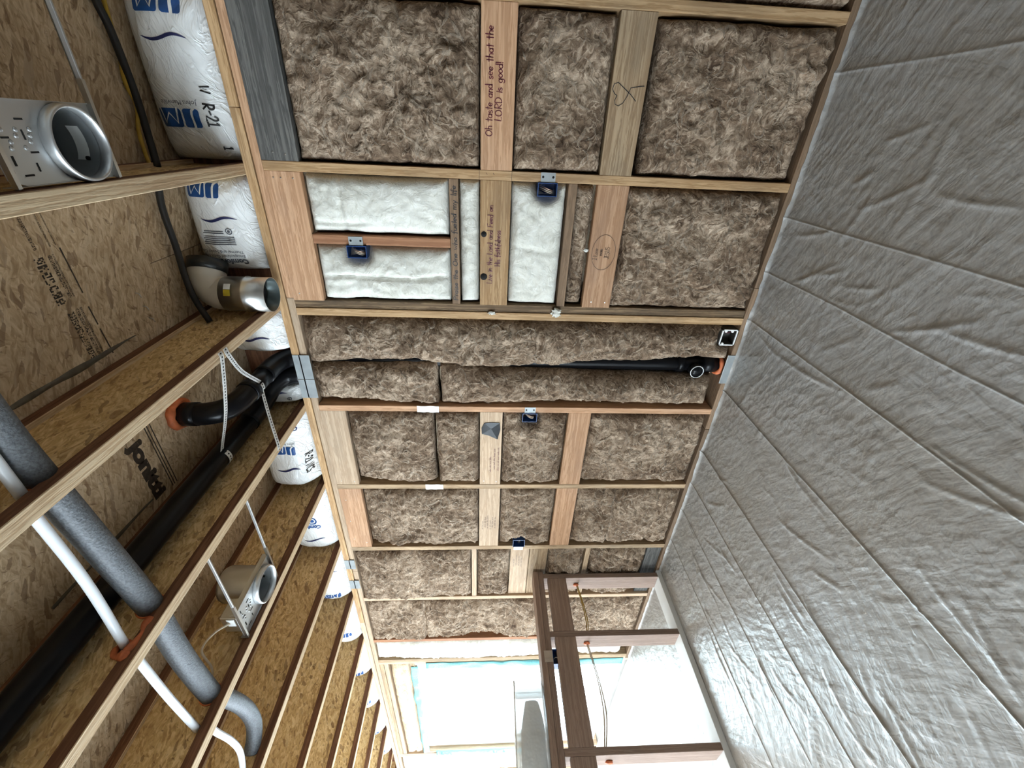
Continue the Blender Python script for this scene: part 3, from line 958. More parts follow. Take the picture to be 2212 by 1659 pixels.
def batt(label, s0, s1, z0, z1, mat=None, face=0.002, bulge=0.026, amp=0.017, res=0.0085, dips=(), sfolds=(), group='brown fibreglass batts in the wall', roll=0.045, folds=()):
    mat = mat or BATT
    if mat is BATT:
        amp, bulge = amp * 1.35, bulge * 1.25
    BATT_N[0] += 1
    seed = BATT_N[0] * 3.77
    mid = (z0 + z1) / 2
    ws = interp(s1, mid) - interp(s0, mid)
    ns, nz = max(8, int(ws / res)), max(8, int((z1 - z0) / res))
    v = []
    for j in range(nz + 1):
        z = z0 + (z1 - z0) * j / nz
        a = interp(s0, z) + 0.004 + 0.006 * noise.noise(Vector((z * 9, seed, 1)))
        b = interp(s1, z) - 0.004 - 0.006 * noise.noise(Vector((z * 9, seed, 2)))
        for i in range(ns + 1):
            u = i / ns
            s = a + (b - a) * u
            w = j / nz
            d = min(u * (b - a), (1 - u) * (b - a), w * (z1 - z0), (1 - w) * (z1 - z0))
            q = min(d / roll, 1.0)
            edge = math.sqrt(max(0.0, 1 - (1 - q) ** 2))
            zz = z
            if j in (0, nz):
                zz = z + (1 if j == 0 else -1) * (0.004 + 0.006 * noise.noise(Vector((s * 9, seed, 3))))
            p = Vector((s, z, seed))
            n1 = noise.noise(p * 4.5)
            n2 = abs(noise.noise(p * 11 + Vector((n1, n1, 0)))) - 0.2
            n3 = noise.noise(p * 26)
            n4 = abs(noise.noise(p * 45 + Vector((n3, 0, 0)))) - 0.2
            q1 = Vector((s * 9 + 1.6 * n1, z * 9 + 1.6 * n3, seed + 7))
            rd = max(0.0, 1 - 5.0 * abs(noise.noise(q1))) * max(0.0, 0.35 + noise.noise(p * 6 + Vector((9, 0, 0))))
            q2 = Vector((s * 15 + 1.2 * n3, z * 15 - 1.5 * n1, seed + 3))
            rd += 0.6 * max(0.0, 1 - 4.0 * abs(noise.noise(q2))) * max(0.0, 0.3 + noise.noise(p * 8 + Vector((0, 5, 0))))
            y = face + 0.055 * (1 - edge) - bulge * edge * (math.sin(math.pi * u) * math.sin(math.pi * w)) ** 0.5
            y += edge * (amp * 0.9 * n1 - amp * 1.1 * n2 + amp * 0.45 * n3 - amp * 0.5 * n4 - amp * 0.75 * rd)
            for ds, dz, rs, rz, dep in dips:
                e = ((s - ds) / rs) ** 2 + ((z - dz) / rz) ** 2
                if e < 6:
                    y += dep * math.exp(-e ** 2)
            for fs, fd, zs, ze in sfolds:
                e = (s - fs - 0.02 * noise.noise(Vector((z * 5, seed, 9)))) / 0.010
                if abs(e) < 4 and zs < z < ze:
                    y += fd * math.exp(-e * e) * min(1, (z - zs) / 0.06, (ze - z) / 0.06)
                if e > 0 and zs < z < ze:
                    y += fd * 0.5 * math.exp(-e * 0.3) * min(1, (z - zs) / 0.06, (ze - z) / 0.06)
            for fz, fd in folds:
                e = (z - fz - 0.006 * noise.noise(Vector((s * 12, seed, 9)))) / 0.012
                if abs(e) < 4:
                    y += fd * math.exp(-e * e)
            v.append((s, min(y, 0.125), zz))
    f = [(j * (ns + 1) + i, j * (ns + 1) + i + 1, (j + 1) * (ns + 1) + i + 1, (j + 1) * (ns + 1) + i) for j in range(nz) for i in range(ns)]
    ring = [i for i in range(ns + 1)] + [j * (ns + 1) + ns for j in range(1, nz + 1)] + [nz * (ns + 1) + i for i in range(ns - 1, -1, -1)] + [j * (ns + 1) for j in range(nz - 1, 0, -1)]
    o = len(v)
    for k in ring:
        v.append((v[k][0], 0.13, v[k][2]))
    m = len(ring)
    for k in range(m):
        f.append((ring[k], ring[(k + 1) % m], o + (k + 1) % m, o + k))
    f.append(tuple(range(o, o + m)))
    ob = mk('insulation_batt', v, f, mat, smooth=True)
    if mat is BATT and res < 0.02:         # loose curling tufts of fibre lying on the face
        rg = random.Random(int(seed * 100))
        wv, wf = [], []
        for _ in range(int(ws * (z1 - z0) * 260)):
            fi, fj = rg.uniform(0.06, 0.94) * ns, rg.uniform(0.06, 0.94) * nz
            th, cur = rg.uniform(0, 6.3), rg.gauss(0, 0.22)
            n, wid = rg.randint(7, 16), rg.uniform(0.0015, 0.0062)
            pts = []
            for k in range(n):
                if not (1 < fi < ns - 2 and 1 < fj < nz - 2):
                    break
                i0, j0 = int(fi), int(fj)
                a0, b0 = fi - i0, fj - j0
                g = lambda ii, jj: Vector(v[jj * (ns + 1) + ii])
                pt = (g(i0, j0) * (1 - a0) + g(i0 + 1, j0) * a0) * (1 - b0) + (g(i0, j0 + 1) * (1 - a0) + g(i0 + 1, j0 + 1) * a0) * b0
                pts.append(pt + Vector((0, -0.0015 - 0.004 * math.sin(math.pi * k / (n - 1)), 0)))
                th += cur + rg.gauss(0, 0.15)
                fi += math.cos(th) * 0.9
                fj += math.sin(th) * 0.9
            if len(pts) < 5:
                continue
            o = len(wv)
            for k, pt in enumerate(pts):
                tg = pts[min(k + 1, len(pts) - 1)] - pts[max(k - 1, 0)]
                nr = Vector((-tg.z, 0, tg.x)).normalized() * wid * (0.15 + math.sin(math.pi * k / (len(pts) - 1)))
                wv += [tuple(pt - nr), tuple(pt + Vector((0, -0.0012, 0))), tuple(pt + nr)]
            for k in range(len(pts) - 1):
                wf += [(o + 3 * k, o + 3 * k + 1, o + 3 * k + 4, o + 3 * k + 3), (o + 3 * k + 1, o + 3 * k + 2, o + 3 * k + 5, o + 3 * k + 4)]
        mk('fibre_tufts', wv, wf, WISP, ob, smooth=True, recalc=False, kind='stuff')
    return tag(ob, label, 'insulation', group)


b = bays(-1)
batt('large brown fibreglass batt beside the grey weathered block and above the written scripture block', b[0], b[1], 1.421, 2.171, amp=0.020, bulge=0.03, folds=((1.72, 0.02),))
batt('narrow brown batt between the scripture block and the block with the drawn heart', b[0], b[1], 0.906, 1.284, amp=0.018)
batt('brown batt between the heart block and the floor plate', b[0], b[1], 0.04, 0.742, amp=0.020, bulge=0.03, face=0.012)
batt('brown batt in the stud bay cut by the edge of the view', -1.2, -0.604, 0.04, 1.284, res=0.02)
batt('upper brown batt in the stud bay cut by the edge of the view', -1.2, -0.604, 1.421, ZT, res=0.02)
WG = 'white batts around the switch boxes'
batt('smooth white batt above the reddish cross stick, beside the pink top block', 0.019, 0.27, 1.557, 2.177, BATT_W, face=0.012, bulge=0.034, amp=0.008, group=WG, folds=((2.03, 0.012),), sfolds=((0.215, 0.014, 1.9, 2.17),))
batt('creased white batt under the reddish cross stick, behind the upper blue box', 0.314, 0.585, 1.557, 2.177, BATT_W, face=0.008, bulge=0.03, amp=0.011, group=WG, dips=((0.345, 1.985, 0.05, 0.06, 0.075),), sfolds=((0.455, 0.018, 1.56, 2.17),))
batt('thin white batt strip between the dark written strip and the faithfulness block', 0.019, 0.585, 1.421, 1.516, BATT_W, face=0.012, bulge=0.008, amp=0.012, group=WG)
batt('white batt with a switch box pressed into its corner, left of the brown strip', 0.019, 0.585, 1.035, 1.284, BATT_W, face=0.006, bulge=0.026, amp=0.009, group=WG, dips=((0.04, 1.128, 0.055, 0.06, 0.085),), sfolds=((0.30, 0.006, 1.04, 1.28),))
batt('thin brown batt sliver between the bare strip and the block with the circled writing', 0.019, 0.585, 0.906, 0.993, face=0.02, bulge=0.006, amp=0.016)
batt('large brown batt below the block with the circled writing', 0.019, 0.585, 0.04, 0.762, amp=0.020, bulge=0.03)
UP = [(0.04, 0.885), (0.3, 0.872), (0.6, 0.90), (0.85, 0.912), (1.05, 0.940), (1.35, 0.952), (1.6, 0.938), (1.8, 0.915), (2.05, 0.925), (2.2, 0.940), (2.32, 0.94)]
LO = [(0.04, 0.985), (0.3, 0.982), (0.7, 0.972), (1.0, 0.950), (1.3, 0.945), (1.64, 0.915), (1.8, 0.92), (2.0, 0.928), (2.2, 0.928), (2.32, 0.925)]
batt('long brown batt running floor to ceiling above the black waste pipe', 0.661, UP, 0.04, ZT, amp=0.017, bulge=0.045, roll=0.07, dips=((0.73, 0.07, 0.06, 0.075, 0.08),), folds=((1.12, 0.012),))
batt('long puffy brown batt beside the black waste pipe, near the cleanout', LO, [(0.04, 1.185), (0.5, 1.175), (0.9, 1.165), (1.3, 1.19), (1.64, 1.2)], 0.085, 1.642, amp=0.017, bulge=0.05, roll=0.075)
batt('short ragged brown batt beside the steel nail plates', LO, [(1.64, 1.205), (1.8, 1.19), (2.05, 1.17), (2.32, 1.18)], 1.646, ZT, amp=0.022, bulge=0.04, roll=0.06)
b = bays(2)
b = (b[0], b[1] - 0.018)
batt('brown batt beside the pale top block, left of the vertical split', b[0], [(1.68, 1.8), (1.8, 1.81), (2.05, 1.775), (2.18, 1.77)], 1.688, 2.182, bulge=0.032)
batt('brown batt between the vertical split and the block with the shell plaque', b[0], b[1], 1.417, 1.680, amp=0.017, dips=((1.27, 1.66, 0.05, 0.03, -0.02),))
batt('brown batt behind the middle blue switch box, right of the shell plaque', b[0], 1.795, 0.896, 1.283, dips=((1.28, 1.122, 0.055, 0.06, 0.085),), amp=0.016, bulge=0.03)
batt('brown batt under the middle blue switch box bay, reaching the floor plate', b[0], 1.79, 0.045, 0.760, bulge=0.034)
b = bays(3)
b = (b[0], b[1] - 0.016)
batt('swirled brown batt beside the pink block with the knot', b[0], [(1.42, 2.40), (1.7, 2.41), (1.95, 2.39), (2.18, 2.36)], 1.420, 2.180, amp=0.021, bulge=0.032)
batt('brown batt behind the lowest blue box, scorched dark at its lower edge', b[0], b[1], 0.906, 1.280, amp=0.018, dips=((2.385, 1.125, 0.06, 0.07, 0.085),))
batt('crumpled brown batt in the fourth bay, reaching the floor plate', b[0], 2.395, 0.045, 0.764, amp=0.018, bulge=0.03, folds=((0.50, 0.03), (0.2, 0.02)))
b = bays(4)
b = (b[0], b[1] - 0.012)
batt('brown batt above the thin pale strip, bulging over the stud below', b[0], [(1.47, 3.03), (1.8, 3.035), (2.32, 3.06)], 1.474, ZT, bulge=0.034, amp=0.018)
batt('brown batt squeezed between the thin pale strip and the pencilled block', b[0], b[1], 1.185, 1.436, amp=0.022)
batt('ragged brown batt above the waist-high partition, beside the mottled block', b[0], b[1], 0.623, 0.906, amp=0.024, face=0.02)
batt('ragged brown batt behind the waist-high partition near the floor', b[0], b[1], 0.151, 0.584, amp=0.024, face=0.02)
b = bays(5)
batt('pinkish brown batt two bays from the window, split across', b[0], [(0.04, 3.63), (1.1, 3.62), (1.35, 3.55), (1.7, 3.60), (1.9, 3.638), (2.32, 3.638)], 0.04, ZT, bulge=0.034, amp=0.018, folds=((1.86, 0.035),))
b = bays(6)
batt('white batt next to the window opening, with torn lower edge', b[0], [(0.04, 3.95), (0.6, 3.93), (1.2, 3.945), (1.7, 3.97), (2.32, 3.93)], 0.10, ZT, BATT_W, bulge=0.03, amp=0.014, group='white batts beside the window')
batt('white batt on the far side of the window opening', 6.16, 6.62, 0.04, ZT, BATT_W, bulge=0.03, amp=0.014, res=0.02, group='white batts beside the window')
batt('brown batt in the farthest visible stud bay beyond the window', 6.72, 7.29, 0.04, ZT, res=0.025)

# loose scraps
for c, rr, lb in (((0.612, -0.012, 1.035), (0.020, 0.012, 0.022), 'loose tuft of white fibre on the dark half of the double stud'), ((0.624, -0.006, 1.36), (0.008, 0.006, 0.016), 'small white fibre crumb on the double stud under the scripture block'),
                  ((0.30, -0.006, 0.922), (0.007, 0.006, 0.010), 'tiny white fibre crumb at the edge of the circled-writing block')):
    tag(blob('fibre_tuft', c, rr, BATT_W, None, c[2], 0.9, 10), lb, 'fibre', 'loose white fibre scraps')

# paper flags bridging studs
for s, z0, z1, lb in ((2 * PITCH, 1.652, 1.776, 'white paper tape tab stapled across the pink stud'), (3 * PITCH, 1.652, 1.765, 'white paper tape tab stapled across the weathered stud')):
    v = []
    for j in range(9):
        z = z0 + (z1 - z0) * j / 8
        for i in range(4):
            s_ = s - 0.021 + 0.042 * i / 3 + 0.004 * noise.noise(Vector((z * 30, i, s)))
            v.append((s_, -0.003 - 0.003 * noise.noise(Vector((z * 25, i * 0.7, 2.0))), z))
    f = [(j * 4 + i, j * 4 + i + 1, j * 4 + i + 5, j * 4 + i + 4) for j in range(8) for i in range(3)]
    o = len(v)
    v += [(a, -0.0006, c) for a, b_, c in v]
    f += [tuple(i + o for i in reversed(q)) for q in f]
    ed = [0, 1, 2, 3, 7, 11, 15, 19, 23, 27, 31, 35, 34, 33, 32, 28, 24, 20, 16, 12, 8, 4]
    f += [(ed[k], ed[(k + 1) % len(ed)], ed[(k + 1) % len(ed)] + o, ed[k] + o) for k in range(len(ed))]
    tag(mk('tape_tab', v, f, PAPER), lb, 'tape')

# steel nail plates wrapped over the top plates
for s0, s1, lb in ((0.885, 1.03, 'grey steel nail plate on the top plate, nearer the duct of the pair'), (1.033, 1.15, 'grey steel nail plate on the top plate, farther of the pair by the pipes'),
                   (2.56, 2.66, 'small pale steel nail plate on the top plate before the partition'), (2.80, 2.90, 'small steel nail plate on the top plate farthest along the wall')):
    t = thing('nail_plate', lb, 'nail plate', (s0, -0.002, ZT), 'steel plates guarding the top plates')
    box('plate', s0, s1, -0.0035, -0.0012, ZT - (0.012 if s0 < 2 else -0.002), ZJ - 0.002, PLATE, t, bev=0.0006)
    box('plate_lip', s0, s1, -0.0035, -0.0014, ZT + 0.036, ZT + 0.042, STEEL, t)

# ------------------------------------------------------------------ electrical boxes


def blue_box(label, s0, z0, z1, bracket_up=True, d=0.055):
    """open-fronted device box nailed beside a stud"""
    t = thing('switch_box', label, 'switch box', (s0, 0.0, z0), 'blue device boxes on the wall')
    s1 = s0 + d
    w = 0.003
    join_boxes('box_shell', [(s0, s1, 0.066, 0.07, z0, z1), (s0, s0 + w, -0.008, 0.066, z0, z1), (s1 - w, s1, -0.008, 0.066, z0, z1),
                             (s0 + w, s1 - w, -0.008, 0.066, z0, z0 + w), (s0 + w, s1 - w, -0.008, 0.066, z1 - w, z1)], BLUE, t)
    if bracket_up:
        zc = (z0 + z1) / 2
        box('bracket', s0 - 0.040, s0 - 0.001, -0.0022, -0.0008, zc - 0.032, zc + 0.032, PLATE, t, bev=0.0005)
        for dz in (-0.022, 0.022):
            lathe('bracket_screw', [(0.0, 0.0), (0.005, 0.0), (0.004, -0.002), (0.0, -0.0025)], (s0 - 0.022, -0.0022, zc + dz), HOLE, t, 1, 10)
    for q, c in ((0, COPPER), (1, CREAM), (2, CREAM)):
        tube('wire', [(s0 + 0.012 + q * 0.009, 0.06, z1 - 0.012), (s0 + 0.02 + q * 0.008, 0.01, z1 - 0.03 - q * 0.004), (s0 + 0.032 + q * 0.006, 0.012, z0 + 0.02), (s0 + 0.04, 0.055, z0 + 0.015)], 0.0022, c, t, 6, 5)
    return t


blue_box('blue switch box at the corner of the white batt, on the first full stud', 0.020, 1.085, 1.17)
blue_box('blue box mounted high on the reddish cross stick', 0.315, 1.942, 2.03)
blue_box('blue switch box on the pink stud beside the shell plaque bay', 1.240, 1.083, 1.168, d=0.06)
t = thing('switch_box', 'blue box above the partition, standing on the lower stud with scorched batt', 'switch box', (2.36, 0.0, 1.09), 'blue device boxes on the wall')
join_boxes('box_shell', [(2.345, 2.418, 0.066, 0.07, 1.09, 1.175), (2.345, 2.348, -0.012, 0.066, 1.09, 1.175), (2.415, 2.418, -0.012, 0.066, 1.09, 1.175), (2.348, 2.415, -0.012, 0.066, 1.09, 1.093), (2.348, 2.415, -0.012, 0.066, 1.172, 1.175)], BLUE, t)
box('bracket', 2.420, 2.462, -0.0022, -0.0008, 1.10, 1.165, STEEL, t, bev=0.0005)
for q in range(3):
    tube('wire', [(2.36 + q * 0.012, 0.06, 1.16), (2.365 + q * 0.012, 0.0, 1.13), (2.37 + q * 0.012, 0.055, 1.10)], 0.0022, INK if q else COPPER, t, 6, 5)

# white low-voltage bracket near the floor
t = thing('outlet_frame', 'open white outlet frame set low in the batt beside the plastic sheet', 'outlet box', (0.73, 0.0, 0.055))
z0, z1, s0, s1 = 0.05, 0.135, 0.685, 0.777
join_boxes('frame', [(s0, s0 + 0.006, -0.010, -0.004, z0, z1), (s1 - 0.006, s1, -0.010, -0.004, z0, z1), (s0, s1, -0.010, -0.004, z0, z0 + 0.006), (s0, s1, -0.010, -0.004, z1 - 0.006, z1)], WHITE, t)
_gp = plain('box_inner_shade', (0.05, 0.045, 0.04), 0.6)  # dark colour stands for the shade inside the open frame
join_boxes('box_body', [(s0, s0 + 0.004, -0.004, 0.055, z0, z1), (s1 - 0.004, s1, -0.004, 0.055, z0, z1), (s0, s1, -0.004, 0.055, z0, z0 + 0.004), (s0, s1, -0.004, 0.055, z1 - 0.004, z1), (s0, s1, 0.05, 0.055, z0, z1)], _gp, t)
for s_, z_ in ((s0 + 0.01, z1 - 0.02), (s0 + 0.01, z0 + 0.03), (s1 - 0.01, z1 - 0.02)):
    lathe('screw_boss', [(0.0, -0.0098), (0.007, -0.0098), (0.007, -0.002), (0.0, -0.002)], (s_, 0.0, z_), WHITE, t, 1, 10)
tube('wire', [(0.70, 0.04, 0.12), (0.71, 0.01, 0.10), (0.705, 0.02, 0.07), (0.71, 0.045, 0.06)], 0.003, INKR, t, 6, 5)

# ------------------------------------------------------------------ waste pipe in the wall
t = thing('waste_pipe', 'black plastic waste pipe running down the wall between two brown batts', 'pipe', (0.932, 0.06, 0.04))
tube('pipe', [(0.932, 0.078, 0.04), (0.932, 0.078, 1.2), (0.932, 0.078, 2.32)], 0.0445, ABS, t, 22, 3)
tube('coupling', [(0.932, 0.078, 0.075), (0.932, 0.078, 0.15)], 0.052, ABS, t, 22, 2)
tube('coupling', [(0.932, 0.078, 0.26), (0.932, 0.078, 0.30)], 0.052, ABS, t, 22, 2)
tube('cleanout_hub', [(0.945, 0.07, 0.205), (0.945, -0.004, 0.205)], 0.036, ABS, t, 20, 2)
lathe('cleanout_ring', [(0.034, 0.0), (0.0365, -0.004), (0.039, 0.0), (0.0365, 0.004)], (0.945, -0.006, 0.205), WHITE, t, 1, 14)
foam_ring('sealant', (0.932, 0.078, 0.052), 0.05, 2, ORANGE, t, 4, 0.014)
t2 = thing('nail_plate', 'grey steel nail plate on the floor plate under the black waste pipe', 'nail plate', (0.95, -0.002, 0.0), 'steel plates guarding the top plates')
box('plate', 0.84, 1.02, -0.0036, -0.0014, 0.006, 0.052, PLATE, t2, bev=0.0006)
box('plate_lip', 0.84, 1.02, -0.0036, -0.0016, 0.052, 0.056, STEEL, t2)

# ------------------------------------------------------------------ ceiling: subfloor, joists
ceil = structure(box('ceiling', S_NEAR, S_END, Y_FAR, 0.155, ZC + 0.019, ZC + 0.03, OSB_SUB))
seam_y = [-4.6, -2.73, -1.51, -0.292, 0.141]
for r in range(4):
    off = -3.0 + (0.9 if r % 2 else 0.0)
    a = S_NEAR
    cuts = [off + 2.44 * k for k in range(1, 6) if S_NEAR + 0.2 < off + 2.44 * k < S_END - 0.2] + [S_END]
    for c in cuts:
        box('subfloor_panel', a + 0.001, c - 0.0015, seam_y[r] + 0.001, seam_y[r + 1] - 0.001, ZC, ZC + 0.018, OSB_SUB, ceil)
        a = c
PANELS = [o for o in ceil.children]
board('rim_board', S_NEAR, S_END, 0.112, 0.14, ZJ, ZC - 0.001, 'lvl', ceil)
JC = lambda k: 0.018 + 0.602 * k
J0 = None
for k in range(-4, 13):
    c = JC(k)
    if k == -4:
        w = J0 = box('joist_web', c - 0.005, c + 0.005, Y_FAR + 0.01, 0.111, ZJ + 0.040, ZC - 0.040, OSB_WEB, ceil)
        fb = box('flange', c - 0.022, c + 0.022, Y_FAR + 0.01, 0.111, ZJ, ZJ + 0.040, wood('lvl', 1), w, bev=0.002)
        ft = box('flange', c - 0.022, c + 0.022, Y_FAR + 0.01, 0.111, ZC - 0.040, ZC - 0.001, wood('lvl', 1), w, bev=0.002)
        for q in (fb, ft):                 # laminated flange: lit underside painted pale, shaded sides painted dark
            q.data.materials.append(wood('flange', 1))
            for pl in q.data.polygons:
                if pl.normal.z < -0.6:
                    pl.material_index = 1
    else:
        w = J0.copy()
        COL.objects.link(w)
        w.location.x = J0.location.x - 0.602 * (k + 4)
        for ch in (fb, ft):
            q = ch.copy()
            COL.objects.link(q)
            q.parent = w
    BASE[w.name] = Vector((-c, 0, ZJ))

# adhesive squeeze-out and printed marks on the subfloor
def on_ceiling(s0, y0, z=ZC - 0.0006):
    return lambda u, v: (s0 + u, y0 + v, z)


def panel_at(s, y):
    best = None
    for o in PANELS:
        b_ = BASE[o.name]
        d = (abs(-b_.x - s), abs(b_.y - y))
        if best is None or d < best[0]:
            best = (d, o)
    return best[1]


PAN = panel_at(0.6, -0.9)
for s_, y0, y1, w_ in ((0.566, -1.25, -0.5, 0.012), (1.163, -1.2, -0.75, 0.009)):
    v, f = [], []
    n = 30
    for i in range(n + 1):
        y = y0 + (y1 - y0) * i / n
        ww = w_ * (0.7 + 0.6 * noise.noise(Vector((y * 9, s_, 1)))) * min(1, (n - i) / 4 + 0.2)
        c = s_ - 0.012 + 0.008 * noise.noise(Vector((y * 4, s_, 5)))
        v += [(c - ww, y, ZC - 0.0008), (c, y, ZC - 0.006), (c + ww, y, ZC - 0.0008)]
    for i in range(n):
        f += [(3 * i, 3 * i + 1, 3 * i + 4, 3 * i + 3), (3 * i + 1, 3 * i + 2, 3 * i + 5, 3 * i + 4)]
    mk('adhesive_bead', v, f, GLUE, PAN, smooth=True, recalc=False)


def stamp_bar(s0, y0, du, rows):
    """worn block print: rows of broken dashes, (dv, height, seed)"""
    v, f = [], []
    for dv, h, sd in rows:
        rg = random.Random(sd)
        u = 0.0
        cw = h * 0.62
        while u < du:
            for gx in range(4):
                for gy in range(6):
                    if rg.random() < (0.62 if gx in (0, 3) or gy in (0, 5) else 0.35):
                        o = len(v)
                        a, b_ = u + gx * cw / 4.4, dv + gy * h / 6
                        v += [(a, b_), (a + cw / 4.4, b_), (a + cw / 4.4, b_ + h / 6), (a, b_ + h / 6)]
                        f.append((o, o + 1, o + 2, o + 3))
            u += cw * 1.12
    return mk('ink_stamp', [(s0 + a, y0 + b_, ZC - 0.0007) for a, b_ in v], f, STAMP, PAN, recalc=False)


stamp_bar(0.215, -0.715, 0.13, [(0.0, 0.03, 1), (0.045, 0.012, 2), (0.06, 0.006, 3)])
stamp_bar(0.385, -0.70, 0.16, [(0.0, 0.022, 5), (0.03, 0.012, 6), (0.046, 0.008, 7)])
stamp_bar(0.09, -0.70, 0.10, [(0.0, 0.010, 8), (0.05, 0.006, 9), (0.07, 0.004, 10)])
write('ink_line', [[(0.0, 0.0), (0.14, 0.002)], [(0.19, -0.002), (0.25, 0.0)], [(0.27, 0.0), (0.36, 0.004)]], 0.005, on_ceiling(0.205, -0.62), STAMP, PAN)
PAN2 = panel_at(1.0, -0.9)
v, f = text_geo('jonitti', 0.085, 0.005, 0.95)
mx = max(a for a, _b in v)
flat_print('ink_stamp', [(a * 0.27 / mx, b_) for a, b_ in v], f, on_ceiling(0.90, -0.735), STAMP, PAN2, 0.05)
write('ink_line', [[(0.0, 0.0), (0.32, 0.0)], [(0.0, 0.016), (0.32, 0.014)], [(0.0, -0.012), (0.32, -0.012)]], 0.005, on_ceiling(0.86, -0.63), STAMP, PAN2)
for a, b_ in ((0.415, -0.42), (0.47, -0.41), (0.52, -0.405)):
    tube('nail_tip', [(a, b_, ZC + 0.004), (a + 0.004, b_, ZC - 0.012), (a + 0.018, b_ + 0.002, ZC - 0.014)], 0.002, STEEL, PAN, 6, 3)
# pale strip along the panel seam beside the first light housing
box('seam_strip', -0.56, -0.215, -0.300, -0.284, ZC - 0.0035, ZC - 0.0005, PLATE, PANELS[0])

# ------------------------------------------------------------------ insulation bags above the top plate
NAMES = {}


